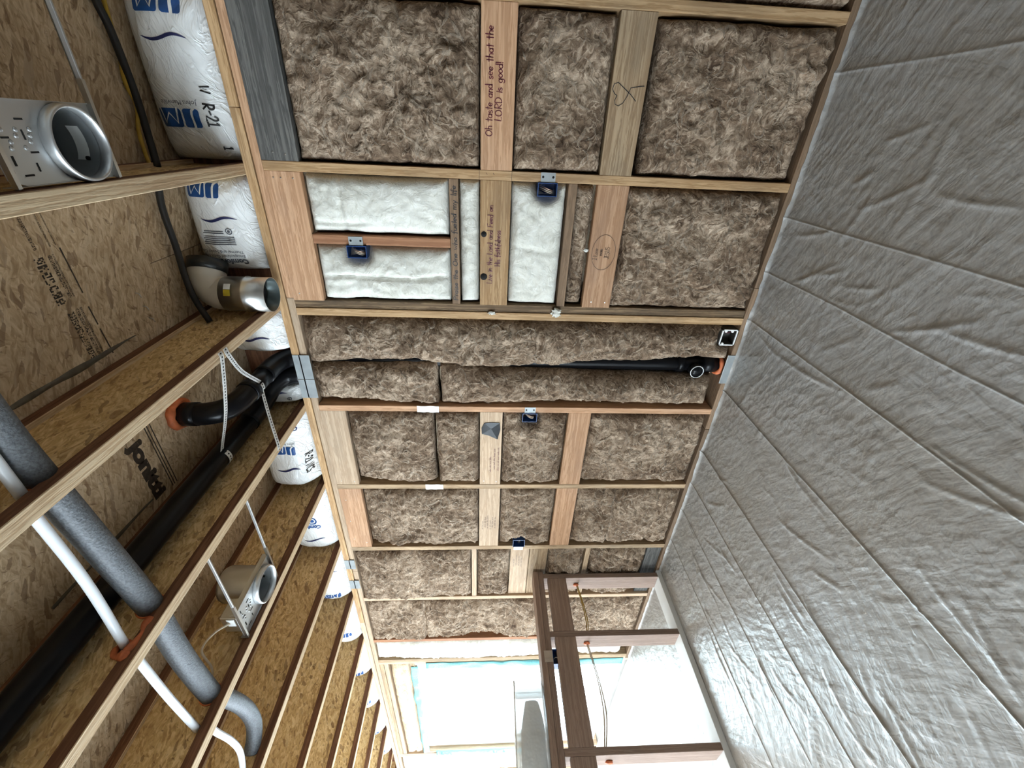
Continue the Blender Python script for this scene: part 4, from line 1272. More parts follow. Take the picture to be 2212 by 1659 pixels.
def bag(k, s0, s1, label, front=-0.03, sag=0.0, seed=0, z1=ZC - 0.004, marks=None, droop=0.0):
    z0 = ZJ + 0.003

    def F(s, z):
        u, w = (s - s0) / (s1 - s0), (z - z0) / (z1 - z0)
        u, w = min(max(u, 0.0), 1.0), min(max(w, 0.0), 1.0)
        e = (max(0.0, 1 - abs(2 * u - 1) ** 5)) ** 0.5 * (max(0.0, 1 - abs(2 * w - 1) ** 3.2)) ** 0.5
        y = 0.085 + (front - 0.085) * e - sag * e * u ** 2
        pz = Vector((s * 3, z * 9, seed))
        y += e * (0.010 * noise.noise(pz) + 0.006 * noise.noise(Vector((s * 11 + z * 9, z * 26 - s * 8, seed + 4)))
                  - 0.006 * abs(noise.noise(Vector((s * 20, z * 7, seed + 9)))))
        # folds gathered towards the lower far corner
        r = math.hypot(s - s1, (z - z0) * 1.3)
        th = math.atan2(z - z0, s1 - s + 1e-6)
        y += e * 0.007 * math.exp(-r / 0.16) * math.sin(th * 17 + seed)
        r = math.hypot(s - s0, (z - z0) * 1.3)
        th = math.atan2(z - z0, s - s0 + 1e-6)
        y += e * 0.006 * math.exp(-r / 0.14) * math.sin(th * 15 + seed)
        return y

    ns, nz = 44, 30
    v = []
    for j in range(nz + 1):
        w = 0.5 - 0.5 * math.cos(math.pi * j / nz)
        z = z0 + (z1 - z0) * w
        for i in range(ns + 1):
            u = 0.5 - 0.5 * math.cos(math.pi * i / ns)
            s = s0 + (s1 - s0) * u
            v.append((s, F(s, z), z))
    f = [(j * (ns + 1) + i, j * (ns + 1) + i + 1, (j + 1) * (ns + 1) + i + 1, (j + 1) * (ns + 1) + i) for j in range(nz) for i in range(ns)]
    ring = [i for i in range(ns + 1)] + [j * (ns + 1) + ns for j in range(1, nz + 1)] + [nz * (ns + 1) + i for i in range(ns - 1, -1, -1)] + [j * (ns + 1) for j in range(nz - 1, 0, -1)]
    o = len(v)
    v += [(v[q][0], 0.108, v[q][2]) for q in ring]
    m = len(ring)
    f += [(ring[q], ring[(q + 1) % m], o + (q + 1) % m, o + q) for q in range(m)] + [tuple(range(o, o + m))]
    t = thing('insulation_bag', label, 'insulation bag', ((s0 + s1) / 2, 0.0, z0), 'white insulation bags in the joist bays')
    mk('bag_skin', v, f, BAG, t, smooth=True)

    def along(sc, zc, lift=0.0022):        # print that reads upwards (+z), letters leaning towards +s
        return lambda a, b_: (sc + b_, F(sc + b_, zc + a) - lift, zc + a)

    def upside(sc, zc, lift=0.0028):       # marker that reads towards +s, upside down
        return lambda a, b_: (sc + a, F(sc + a, zc - b_) - lift, zc - b_)

    for mk_ in marks or ():
        kind, sc, zc, size = mk_[:4]
        if kind == 'logo':
            a = size
            v1 = rrect(0, 0, a, a, a * 0.16)
            flat_print('logo_square', v1, [tuple(range(len(v1)))], along(sc, zc), LOGO, t, 0.015)
            v2 = rrect(a * 1.12, 0, a * 2.12 * 1.18, a, a * 0.16)
            flat_print('logo_square', v2, [tuple(range(len(v2)))], along(sc, zc), LOGO, t, 0.015)
            jl = [[(a * 0.46, a * 1.0), (a * 0.46, a * 0.3), (a * 0.40, a * 0.1), (a * 0.28, a * 0.0)]]
            ml = [[(a * 1.32, -a * 0.0), (a * 1.46, a * 0.78), (a * 1.80, a * 0.25), (a * 2.16, a * 0.78), (a * 2.30, 0.0)]]
            v3, f3 = ribbon(jl, a * 0.15)
            flat_print('logo_letter', v3, f3, along(sc, zc, 0.0034), BAG, t, 0.012)
            v3, f3 = ribbon(ml, a * 0.12)
            flat_print('logo_letter', v3, f3, along(sc, zc, 0.0034), BAG, t, 0.012)
            if len(mk_) > 4:
                v3, f3 = text_geo('Johns Manville', a * 0.36)
                flat_print('logo_lettering', v3, f3, along(sc - a * 0.42, zc), PRINT, t, 0.03)
        elif kind == 'swoosh':
            n = 16
            vs, fs = [], []
            for i in range(n + 1):
                q = i / n
                c = -0.009 * math.sin(2 * math.pi * q)
                w = 0.005 * math.sin(math.pi * q) ** 0.7 + 0.0006
                vs += [(q * size, c - w), (q * size, c + w)]
            fs = [(2 * i, 2 * i + 2, 2 * i + 3, 2 * i + 1) for i in range(n)]
            flat_print('swoosh_print', vs, fs, along(sc, zc), NAVY, t, 0.02)
        elif kind == 'marker':
            l, w = strokes(mk_[4], size, 1.15, 0.05, seed)
            v3, f3 = ribbon(l, size * 0.17)
            flat_print('marker_writing', v3, f3, upside(sc, zc), INK, t, 0.012)
        elif kind == 'print':
            v3, f3 = text_geo(mk_[4], size, 0.0015 if len(mk_) > 5 else 0.0)
            flat_print('printed_lettering', v3, f3, along(sc, zc), mk_[5] if len(mk_) > 5 else PRINT, t, 0.03)
        elif kind == 'small':                # paragraph of fine print
            vs, fs = [], []
            rg = random.Random(seed)
            for r_ in range(mk_[4]):
                w = size * rg.uniform(0.8, 1.0)
                o2 = len(vs)
                vs += [(0, r_ * 0.008), (w, r_ * 0.008), (w, r_ * 0.008 + 0.0035), (0, r_ * 0.008 + 0.0035)]
                fs.append((o2, o2 + 1, o2 + 2, o2 + 3))
            flat_print('fine_print', vs, fs, along(sc, zc), PRINT, t, 0.03)
        elif kind == 'seal':
            v3, f3 = [], []
            for ri, ro in ((0.72, 1.0), (0.0, 0.42)):
                o2 = len(v3)
                for i in range(20):
                    a = 2 * math.pi * i / 20
                    v3 += [(ri * size * math.cos(a), ri * size * math.sin(a)), (ro * size * math.cos(a), ro * size * math.sin(a))]
                for i in range(20):
                    j = (i + 1) % 20
                    f3.append((o2 + 2 * i, o2 + 2 * i + 1, o2 + 2 * j + 1, o2 + 2 * j))
            flat_print('seal_print', v3, f3, along(sc, zc), mk_[4] if len(mk_) > 4 else PRINT, t, 0.02)
    return t


def span(k):
    return JC(k) + 0.027, JC(k + 1) - 0.027


a, b_ = span(-1)
bag(-1, a, b_, 'white plastic insulation bag marked R-21 above the grey weathered block', -0.035, 0.0, 1.0, marks=[
    ('logo', -0.185, 2.50, 0.062, 1), ('logo', -0.53, 2.475, 0.062), ('swoosh', -0.40, 2.475, 0.15),
    ('marker', -0.262, 2.475, 0.030, 'W'), ('marker', -0.205, 2.478, 0.034, 'R-21'), ('marker', -0.06, 2.455, 0.026, '1')])
bag(-2, *span(-2), 'white insulation bag in the joist bay at the very edge of the view', -0.03, 0.0, 2.0)
a, b_ = span(0)
bag(0, a, 0.452, 'white insulation bag with printed paragraphs beside the round metal duct', -0.035, 0.02, 3.0, marks=[
    ('logo', 0.075, 2.515, 0.055), ('swoosh', 0.215, 2.47, 0.15), ('small', 0.262, 2.535, 0.10, 2), ('seal', 0.262, 2.51, 0.014), ('small', 0.285, 2.495, 0.15, 5),
    ('print', 0.345, 2.475, 0.019, 'Thermal and Sound Control'), ('print', 0.364, 2.473, 0.019, 'Encapsulated Glass Fiber'), ('print', 0.384, 2.468, 0.032, 'ComfortTherm', PRINT)])
bag(1, 0.645, 0.87, 'white crumpled insulation bag between the duct and the black elbow pipe', -0.03, 0.03, 4.0, marks=[('swoosh', 0.78, 2.47, 0.14)])
bag(1, 1.085, 1.192, 'shaded white insulation bag squeezed behind the two black pipes', 0.0, 0.02, 5.0, marks=[('swoosh', 1.13, 2.48, 0.10), ('seal', 1.16, 2.47, 0.012)])
a, b_ = span(2)
bag(2, a, 1.76, 'white insulation bag marked R-21 NCS in the bay with the second light', -0.035, 0.13, 6.0, marks=[
    ('print', 1.335, 2.46, 0.034, 'ComfortTherm', NAVY), ('small', 1.29, 2.47, 0.09, 3), ('logo', 1.455, 2.485, 0.052, 1), ('swoosh', 1.60, 2.47, 0.13), ('marker', 1.52, 2.445, 0.026, 'R-21 NCS')])
a, b_ = span(3)
bag(3, a, b_, 'white insulation bag with a round blue emblem, one bay past the second light', -0.03, 0.06, 7.0, marks=[
    ('print', 2.135, 2.47, 0.034, 'ComfortTherm', LOGO), ('seal', 2.10, 2.52, 0.03, LOGO), ('swoosh', 2.26, 2.46, 0.13), ('print', 2.36, 2.46, 0.03, 'Comfort', NAVY)])
ORD = ['fourth', 'fifth', 'sixth', 'seventh', 'eighth', 'ninth']
for k in range(4, 10):
    a, b_ = span(k)
    bag(k, a, b_, 'white insulation bag in the %s joist bay past the black pipes' % ORD[k - 4], -0.025 - 0.01 * (k % 3), 0.05, 8.0 + k, marks=[
        ('swoosh', a + 0.2, 2.45, 0.13), ('logo', a + (0.42 if k % 2 == 0 else 0.36), 2.46, 0.045)])

# ------------------------------------------------------------------ recessed light housings


def light_housing(label, joist, yc, cable):
    c = JC(joist) - 0.109
    z = ZJ + 0.026
    t = thing('recessed_light_housing', label, 'light fixture', (c, yc, z), 'recessed light housings between the joists')
    # mounting plate with a round opening
    seg, R = 40, 0.0785
    s0, s1, y0, y1 = c - 0.088, c + 0.082, yc - 0.205, yc + 0.098
    rim_pts, outer = [], []
    for i in range(seg):
        a = 2 * math.pi * i / seg
        dx, dy = math.cos(a), math.sin(a)
        tt = min(((s1 - c) if dx > 0 else (s0 - c)) / dx if abs(dx) > 1e-6 else 9, ((y1 - yc) if dy > 0 else (y0 - yc)) / dy if abs(dy) > 1e-6 else 9)
        rim_pts.append((c + R * dx, yc + R * dy))
        outer.append((c + tt * dx, yc + tt * dy))
    v = [(a, b_, z) for a, b_ in rim_pts] + [(a, b_, z) for a, b_ in outer] + [(a, b_, z + 0.0015) for a, b_ in rim_pts] + [(a, b_, z + 0.0015) for a, b_ in outer]
    f = []
    for i in range(seg):
        j = (i + 1) % seg
        f += [(i, j, seg + j, seg + i), (2 * seg + i, 3 * seg + i, 3 * seg + j, 2 * seg + j), (i, 2 * seg + i, 2 * seg + j, j), (seg + i, seg + j, 3 * seg + j, 3 * seg + i)]
    for cx, cy, si in ((s1, y1, 1), (s0, y1, 1), (s0, y0, 1), (s1, y0, 1)):      # square corners
        pass
    mk('mounting_plate', v, f, CANSTEEL, t)
    box('plate_edge', s0, s0 + 0.0015, y0, y1, z - 0.004, z + 0.02, CANSTEEL, t)
    box('plate_edge', s1 - 0.0015, s1, y0, y1, z - 0.004, z + 0.02, CANSTEEL, t)
    # punched slots and embossed dimples
    slots = []
    for a, b_, la, lb in ((-0.05, -0.115, 0.004, 0.02), (-0.02, -0.12, 0.02, 0.004), (0.015, -0.112, 0.004, 0.02), (0.045, -0.12, 0.018, 0.004), (-0.055, -0.17, 0.018, 0.004), (-0.015, -0.165, 0.004, 0.018),
                          (0.03, -0.17, 0.02, 0.005), (0.06, -0.15, 0.004, 0.022), (0.05, -0.185, 0.008, 0.008), (0.0, -0.19, 0.012, 0.004)):
        slots.append((c + a - la / 2, c + a + la / 2, yc + b_ - lb / 2, yc + b_ + lb / 2, z - 0.0008, z + 0.001))
    join_boxes('punched_slots', slots, HOLE, t, kind='stuff')
    dim = []
    for q in range(9):
        dim.append(lathe_geo([(0.0, -0.003), (0.004, -0.002), (0.006, 0.0), (0.0, 0.0005)], (c - 0.03 + 0.012 * (q % 4), yc - 0.10 - 0.028 * (q // 3) - 0.005 * (q % 3), z), 2, 8))
    v, f = merge(dim)
    mk('embossed_dimples', v, f, CANSTEEL, t, smooth=True, kind='stuff')
    # rolled collar under the plate, can above it
    lathe('collar', [(0.0775, 0.004), (0.0845, 0.0), (0.0865, -0.006), (0.0845, -0.024), (0.080, -0.028), (0.0765, -0.024), (0.0755, -0.004)], (c, yc, z), CANSTEEL, t, 2, 40)
    lathe('can', [(0.082, 0.003), (0.082, 0.15), (0.074, 0.165), (0.0, 0.166)], (c, yc, z), STEEL, t, 2, 36, closed=False)
    lathe('can_lining', [(0.0765, -0.01), (0.0785, 0.05), (0.0785, 0.14), (0.072, 0.155), (0.0, 0.156)], (c, yc, z), CANIN, t, 2, 36, closed=False)
    # label inside the can
    v, f = [], []
    for i in range(7):
        a = math.radians(-28 + 60 * i / 6)
        v += [(c + 0.0775 * math.sin(a), yc + 0.0775 * math.cos(a), z + 0.028), (c + 0.0775 * math.sin(a), yc + 0.0775 * math.cos(a), z + 0.058)]
    f = [(2 * i, 2 * i + 1, 2 * i + 3, 2 * i + 2) for i in range(6)]
    mk('can_label', v, f, PAPER, t, smooth=True, recalc=False)
    for a in (60, 200, 300):
        a = math.radians(a)
        lathe('can_screw', [(0.0, -0.004), (0.005, -0.003), (0.005, 0.003), (0.0, 0.004)], (c + 0.074 * math.cos(a), yc + 0.074 * math.sin(a), z + 0.03), HOLE, t, 2, 10)
    # junction box on the plate
    jb = box('junction_box', c - 0.055, c + 0.045, yc - 0.198, yc - 0.105, z + 0.0016, z + 0.075, STEEL, t, bev=0.003)
    box('box_label', c - 0.045, c + 0.0, yc - 0.1995, yc - 0.1982, z + 0.018, z + 0.05, PAPER, jb)
    # hanger bars to both joists
    for dy in (0.093, -0.2):
        g0, g1 = JC(joist - 1) + 0.024, JC(joist) - 0.024
        hb = box('hanger_bar', g0, g1, yc + dy - 0.003, yc + dy + 0.004, z - 0.012, z - 0.001, CANSTEEL, t, bev=0.001)
        box('bar_sleeve', c - 0.14, c + 0.083, yc + dy - 0.0045, yc + dy + 0.0055, z - 0.0135, z + 0.0, STEEL, hb)
        box('nail_tab', g0 - 0.0005, g0 + 0.0015, yc + dy - 0.012, yc + dy + 0.012, z - 0.018, z + 0.012, STEEL, hb)
    if cable:
        tube('supply_cable', [(c - 0.02, yc - 0.198, z + 0.04), (c - 0.06, yc - 0.26, z + 0.06), (c - 0.03, yc - 0.31, z + 0.09), (c + 0.06, yc - 0.33, z + 0.07), (c + 0.118, yc - 0.345, z + 0.075)], 0.0045, CREAM, t, 8, 8)
    return t


light_housing('round recessed light housing on the near joist, cut by the view edge', 0, -0.745, False)
light_housing('round recessed light housing with hanger bars, between joists past the black pipes', 3, -0.745, True)

# ------------------------------------------------------------------ duct boot beside the top plate
t = thing('round_duct', 'short galvanised round duct hanging open beside the top plate', 'duct', (0.5, -0.135, 2.36))
ds, dy = 0.513, -0.130
lathe('duct_collar', [(0.0745, 2.352), (0.0760, 2.352), (0.0760, 2.44), (0.079, 2.446), (0.079, 2.452), (0.0760, 2.458), (0.0760, 2.545), (0.0745, 2.545)], (ds, dy, 0), STEEL, t, 2, 40)
lathe('duct_inner', [(0.0742, 2.3525), (0.0742, 2.53), (0.0735, 2.53), (0.0735, 2.3525)], (ds, dy, 0), plain('duct_inner_shade', (0.10, 0.125, 0.125), 0.3, 0.7, 0.2, 10), t, 2, 36)  # inner wall coloured dark to stand for shade inside the duct
lathe('damper_disc', [(0.0, 2.415), (0.066, 2.415), (0.070, 2.420), (0.066, 2.425), (0.0, 2.425)], (ds, dy, 0), plain('damper_grey', (0.16, 0.16, 0.17), 0.5), t, 2, 30)
lathe('damper_seal', [(0.066, 2.410), (0.0732, 2.410), (0.0732, 2.418), (0.066, 2.418)], (ds, dy, 0), RUBBER, t, 2, 30)
tube('elbow', [(ds, dy, 2.54), (ds - 0.004, dy + 0.005, 2.585), (ds - 0.045, dy + 0.02, 2.622), (ds - 0.11, dy + 0.05, 2.628)], 0.0725, FLEX, t, 24, 6)
tube('elbow_wrap', [(ds - 0.085, dy + 0.038, 2.627), (ds - 0.125, dy + 0.065, 2.627)], 0.0765, FOIL, t, 24, 4, rfun=lambda q: 1 + 0.03 * math.sin(q * 20))
for p0, p1, m_ in ((33, 52, PAPER), (12, 32, STICKY)):
    v = []
    for i in range(6):
        a = math.radians(p0 + (p1 - p0) * i / 5)
        v += [(ds - 0.0768 * math.sin(a), dy - 0.0768 * math.cos(a), 2.492), (ds - 0.0768 * math.sin(a), dy - 0.0768 * math.cos(a), 2.520)]
    mk('duct_sticker', v, [(2 * i, 2 * i + 1, 2 * i + 3, 2 * i + 2) for i in range(5)], m_, t, smooth=True, recalc=False)

# ------------------------------------------------------------------ cables in the near joist bays
tag(tube('black_cable', [(-0.58, -0.125, 2.672), (-0.474, -0.122, 2.675), (-0.40, -0.10, 2.676), (-0.226, -0.087, 2.676), (-0.095, -0.100, 2.672), (0.010, -0.134, 2.655)], 0.0125, RUBBER, None, 12, 8),
    'thick black cable under the subfloor beside the R-21 bag', 'cable')
tag(tube('black_cable', [(0.026, -0.136, 2.655), (0.107, -0.152, 2.672), (0.192, -0.160, 2.676), (0.30, -0.165, 2.672), (0.435, -0.198, 2.655), (0.52, -0.214, 2.635), (0.611, -0.225, 2.60)], 0.0125, RUBBER, None, 12, 8),
    'thick black cable crossing the bay and ending in the joist near the duct', 'cable')
tag(tube('yellow_cable', [(-0.58, -0.055, 2.685), (-0.485, -0.066, 2.687), (-0.347, -0.079, 2.688), (-0.26, -0.10, 2.688), (-0.184, -0.085, 2.688), (-0.10, -0.125, 2.685), (0.010, -0.155, 2.668)], 0.007, YELLOW, None, 10, 8),
    'thin yellow cable running alongside the thick black cable', 'cable')
# ------------------------------------------------------------------ drain pipes in the ceiling
t = thing('drain_pipe', 'long straight black drain pipe hung between two joists', 'pipe', (1.148, -2.0, 2.53))
tube('pipe', [(1.148, -4.55, 2.580), (1.148, -2.0, 2.577), (1.147, -0.20, 2.573)], 0.0445, ABS, t, 24, 4)
tube('bend', [(1.147, -0.24, 2.573), (1.142, -0.13, 2.570), (1.11, -0.055, 2.555), (1.06, -0.01, 2.525), (1.035, 0.035, 2.47), (1.03, 0.05, 2.403)], 0.0485, ABS, t, 22, 7)
t = thing('elbow_pipe', 'short black elbow pipe dropping from the subfloor and turning to the wall', 'pipe', (0.93, -0.3, 2.45))
tube('riser', [(0.935, -0.47, 2.70), (0.935, -0.47, 2.665), (0.935, -0.468, 2.63)], 0.0445, ABS, t, 22, 3)
tube('hub', [(0.935, -0.47, 2.672), (0.935, -0.468, 2.615)], 0.0515, ABS, t, 22, 3)
tube('elbow', [(0.935, -0.469, 2.64), (0.935, -0.465, 2.58), (0.935, -0.435, 2.525), (0.932, -0.37, 2.497), (0.93, -0.30, 2.49)], 0.0485, ABS, t, 22, 7)
tube('arm', [(0.93, -0.33, 2.493), (0.93, -0.1, 2.486)], 0.0445, ABS, t, 22, 3)
lathe('hub_ring', [(0.0455, -0.02), (0.0525, -0.02), (0.0525, 0.02), (0.0455, 0.02)], (0.9305, -0.285, 2.491), ABS, t, 1, 26)
tube('bend', [(0.93, -0.14, 2.487), (0.93, -0.05, 2.484), (0.93, 0.02, 2.465), (0.931, 0.055, 2.43), (0.932, 0.064, 2.402)], 0.0485, ABS, t, 22, 7)
foam_ring('sealant', (0.935, -0.47, 2.693), 0.053, 2, ORANGE, t, 2, 0.017)


def strap_geo(pts, w, n=6):
    """flat perforated band along a path of (point, width direction)"""
    P = smooth_path([p for p, d in pts], n)
    D = smooth_path([d for p, d in pts], n)
    v, f = [], []
    for p, d in zip(P, D):
        d = d.normalized() * w / 2
        v += [tuple(p - d), tuple(p + d)]
    f = [(2 * i, 2 * i + 1, 2 * i + 3, 2 * i + 2) for i in range(len(P) - 1)]
    return v, f, P, D


def strap(label, pts):
    t = thing('hanger_strap', label, 'strap', tuple(pts[0][0]), 'perforated straps carrying the pipes')
    v, f, P, D = strap_geo(pts, 0.025)
    o = mk('band', v, f, plain('strap_white', (0.72, 0.72, 0.70), 0.45, 0.2), t, recalc=False)
    md = o.modifiers.new('thickness', 'SOLIDIFY')
    md.thickness = 0.001
    md.offset = 0.0
    # holes: pairs of dark punched dots
    parts = []
    L = 0.0
    nxt = 0.006
    for i in range(len(P) - 1):
        seg = (P[i + 1] - P[i]).length
        while nxt < L + seg:
            q = (nxt - L) / seg
            p = P[i].lerp(P[i + 1], q)
            d = D[i].lerp(D[i + 1], q).normalized()
            tt = (P[i + 1] - P[i]).normalized()
            nrm = tt.cross(d).normalized() * 0.0012
            for sd in (-1, 1):
                vv = [tuple(p + nrm * sd + (d * math.cos(a) + tt * math.sin(a)) * 0.0042) for a in [math.pi * 2 * k / 8 for k in range(8)]]
                parts.append((vv, [tuple(range(8))]))
            nxt += 0.0145
        L += seg
    v, f = merge(parts)
    mk('punched_holes', v, f, HOLE, t, recalc=False, kind='stuff')
    return t


def loop(center, r, a0, a1, axis_y=True, n=7, ydir=Vector((0, 1, 0)), y=0.0):
    out = []
    for i in range(n):
        a = math.radians(a0 + (a1 - a0) * i / (n - 1))
        out.append((Vector((center[0] + r * math.sin(a), y, center[1] - r * math.cos(a))), ydir))
    return out


X = Vector((0, 1, 0))
strap('white perforated strap from the joist down to the straight drain pipe', [(Vector((0.605, -0.525, ZJ - 0.001)), X), (Vector((0.645, -0.53, ZJ - 0.002)), X), (Vector((0.88, -0.53, 2.455)), X)]
      + loop((1.148, 2.575), 0.047, -62, 75, y=-0.50) + [(Vector((1.19, -0.50, 2.60)), X)])
strap('white perforated strap slung under the elbow pipe to the next joist', [(Vector((0.605, -0.49, ZJ - 0.001)), X), (Vector((0.645, -0.48, ZJ - 0.002)), X), (Vector((0.76, -0.40, 2.42)), X)]
      + loop((0.93, 2.489), 0.047, -40, 40, y=-0.25, n=5) + [(Vector((1.08, -0.31, 2.42)), X), (Vector((1.19, -0.345, ZJ - 0.002)), X), (Vector((1.23, -0.35, ZJ - 0.001)), X)])

# ------------------------------------------------------------------ insulated line and white tubing through the joist webs
t = thing('insulated_pipe', 'grey foam-sleeved pipe threaded through the joists', 'pipe', (0.5, -1.16, 2.42))
ZF, ZP = 2.464, 2.452
SPANS = ((-1.78, -1.194), (-1.178, -0.592), (-0.575, 0.010), (0.026, 0.612), (0.628, 1.214), (1.230, 1.816))
for a, b_ in SPANS:
    pts = []
    for i in range(6):
        s = a + (b_ - a) * i / 5
        pts.append((s, -1.212 + 0.055 * min(1, max(0, (s - 0.45) / 0.75)) + 0.010 * math.sin(math.pi * i / 5) * (-1 if s > 1.2 else 0), ZF))
    tube('foam_sleeve', pts, 0.037, FOAM, t, 20, 3)
tube('foam_sleeve', [(1.832, -1.150, ZF), (1.94, -1.118, ZF), (2.08, -1.085, ZF), (2.20, -1.070, ZF), (2.30, -1.076, ZF), (2.37, -1.105, ZF + 0.004), (2.418, -1.145, ZF + 0.01)], 0.034, FOAM, t, 20, 6)
for a, y in ((0.611, -1.20), (1.213, -1.157), (1.815, -1.157)):
    lathe('sleeve_gasket', [(0.028, -0.003), (0.041, -0.003), (0.041, 0.003), (0.028, 0.003)], (a, y, ZF), ORANGE, t, 0, 20)
t = thing('white_tubing', 'white plastic water tubing threaded through the joists', 'pipe', (0.7, -1.26, 2.44))
for a, b_ in SPANS:
    yy = -1.258 - 0.022 * min(1, max(0, (a - 0.4) / 0.8))
    tube('tubing', [(a, yy, ZP), ((a + b_) / 2, yy - 0.003, ZP - 0.005), (b_, yy - (0.02 if 0.5 < a < 0.7 else 0.0) + (0.008 if a > 1.2 else 0), ZP)], 0.0125, PEX, t, 14, 6)
tube('tubing', [(1.832, -1.255, ZP), (1.90, -1.236, ZP), (1.973, -1.227, ZP), (2.12, -1.204, ZP), (2.24, -1.20, ZP), (2.34, -1.222, ZP + 0.004), (2.418, -1.255, ZP + 0.01)], 0.0125, PEX, t, 14, 6)
t = thing('pipe_sealant', 'lump of orange sealant smeared on the joist around the white tubing', 'sealant', (1.2, -1.27, 2.44))
foam_ring('sealant_ring', (1.207, -1.295, ZP), 0.020, 0, ORANGE, t, 9, 0.008)
tube('sealant_smear', [(1.205, -1.312, 2.438), (1.202, -1.285, 2.428), (1.202, -1.25, 2.426), (1.204, -1.225, 2.434), (1.207, -1.20, 2.43)], 0.010, ORANGE, t, 8, 6, rfun=lambda q: 1 + 0.4 * math.sin(q * 9))
blob('sealant_drop', (1.200, -1.315, 2.434), (0.013, 0.016, 0.015), ORANGE, t, 3)

# ------------------------------------------------------------------ waist-high partition
P0, P1 = 2.722, 2.862
pony = structure(board('wall_partition', P0, P1, -2.6, -0.002, 0.0045, 0.041, 'pale'))
pony.data.materials[0] = plain('painted_plate', (0.72, 0.74, 0.74), 0.6, 0.0, 0.05, 8)
board('top_plate', P0, P1, -2.6, -0.002, 0.968, 1.005, 'dusk', pony)
board('top_plate', P0, P1, -2.6, -0.002, 0.930, 0.967, 'dusk', pony)
PY = [-0.040, -0.470, -1.100, -1.71, -2.32, -2.58]
for c in PY:
    board('stud', P0, P1, c - 0.019, c + 0.019, 0.0415, 0.9295, 'dusk', pony)
for a, b_ in zip(PY, PY[1:]):
    board('blocking', P0, P0 + 0.038, b_ + 0.0195, a - 0.0195, 0.760, 0.900, 'dusk', pony)
t = thing('cable_pair', 'pair of yellow cables drooping through the partition studs', 'cable', (2.8, -0.6, 0.66), 'cables in the partition')
for q, dz in ((0, 0.0), (1, -0.008)):
    tube('cable', [(2.80, -0.060, 0.672 + dz), (2.80, -0.2, 0.655 + dz), (2.80, -0.35, 0.650 + dz * 1.5), (2.80, -0.450, 0.668 + dz)], 0.0035, YELLOW, t, 8, 6)
    tube('cable', [(2.80, -0.490, 0.678 + dz), (2.80, -0.7, 0.650 + dz), (2.80, -0.9, 0.652 + dz * 2), (2.80, -1.08, 0.690 + dz)], 0.0035, CREAM, t, 8, 6)
for c, lb in ((-0.061, 'orange sealant dab on the partition stud against the framed wall'), (-0.491, 'orange sealant dab on the second partition stud'), (-1.121, 'orange sealant dab on the third partition stud')):
    tag(blob('sealant_dab', (2.80, c - 0.004, 0.674), (0.016, 0.010, 0.020), ORANGE, None, c, 0.4, 8), lb, 'sealant', 'sealant dabs in the partition')
t = thing('switch_box', 'dark blue box under the top plate of the waist-high partition', 'switch box', (2.72, -0.61, 0.9))
join_boxes('box_shell', [(2.724, 2.79, -0.655, -0.652, 0.872, 0.929), (2.724, 2.79, -0.568, -0.565, 0.872, 0.929), (2.724, 2.79, -0.652, -0.568, 0.872, 0.875), (2.724, 2.79, -0.652, -0.568, 0.926, 0.929), (2.787, 2.79, -0.652, -0.568, 0.875, 0.926)], BLUE, t)
box('bracket', 2.7195, 2.7212, -0.645, -0.575, 0.93, 0.985, STEEL, t)
tube('wire', [(2.78, -0.60, 0.92), (2.735, -0.61, 0.905), (2.74, -0.63, 0.885), (2.78, -0.64, 0.88)], 0.003, WHITE, t, 6, 5)

# bundle in clear film lying along the partition top
t = thing('wrapped_bundle', 'grey roll in crumpled clear film lying along the partition top', 'wrapped roll', (2.79, -1.2, 1.0055))


def bundle(y0, y1, r, zc, sc, seed, ny=40, ns=28, amp=0.012, taper=True, sq=1.0):
    v, f = [], []
    for i in range(ny + 1):
        y = y0 + (y1 - y0) * i / ny
        q = i / ny
        k = (0.55 + 0.45 * min(1, q / 0.12)) if taper else 1.0
        for j in range(ns):
            a = 2 * math.pi * j / ns
            rr = r * k * (1 + amp / r * noise.noise(Vector((math.cos(a) * 1.4, y * 5, math.sin(a) * 1.4 + seed))))
            ca, sa = math.cos(a), math.sin(a)
            z = zc + rr * math.copysign(abs(sa) ** sq, sa)
            v.append((sc + rr * 0.82 * math.copysign(abs(ca) ** sq, ca), y, max(z, 1.0056)))
    for i in range(ny):
        for j in range(ns):
            f.append((i * ns + j, i * ns + (j + 1) % ns, (i + 1) * ns + (j + 1) % ns, (i + 1) * ns + j))
    f += [tuple(range(ns)), tuple(range(ny * ns, (ny + 1) * ns))]
    return v, f


v, f = bundle(-0.83, -2.1, 0.070, 1.082, 2.80, 2.0)
mk('grey_roll', v, f, GREYFILM, t, smooth=True)
v, f = bundle(-0.745, -2.15, 0.090, 1.097, 2.792, 5.0, amp=0.012, taper=False, sq=0.45)
mk('clear_film', v, f, CLEAR, t, smooth=True)
tube('film_edge', [(2.735, -0.742, 1.19), (2.80, -0.740, 1.192), (2.86, -0.742, 1.188)], 0.004, WHITE, t, 8, 4)
tube('film_edge', [(2.722, -0.745, 1.188), (2.722, -1.3, 1.192), (2.724, -2.1, 1.188)], 0.0035, WHITE, t, 8, 4)

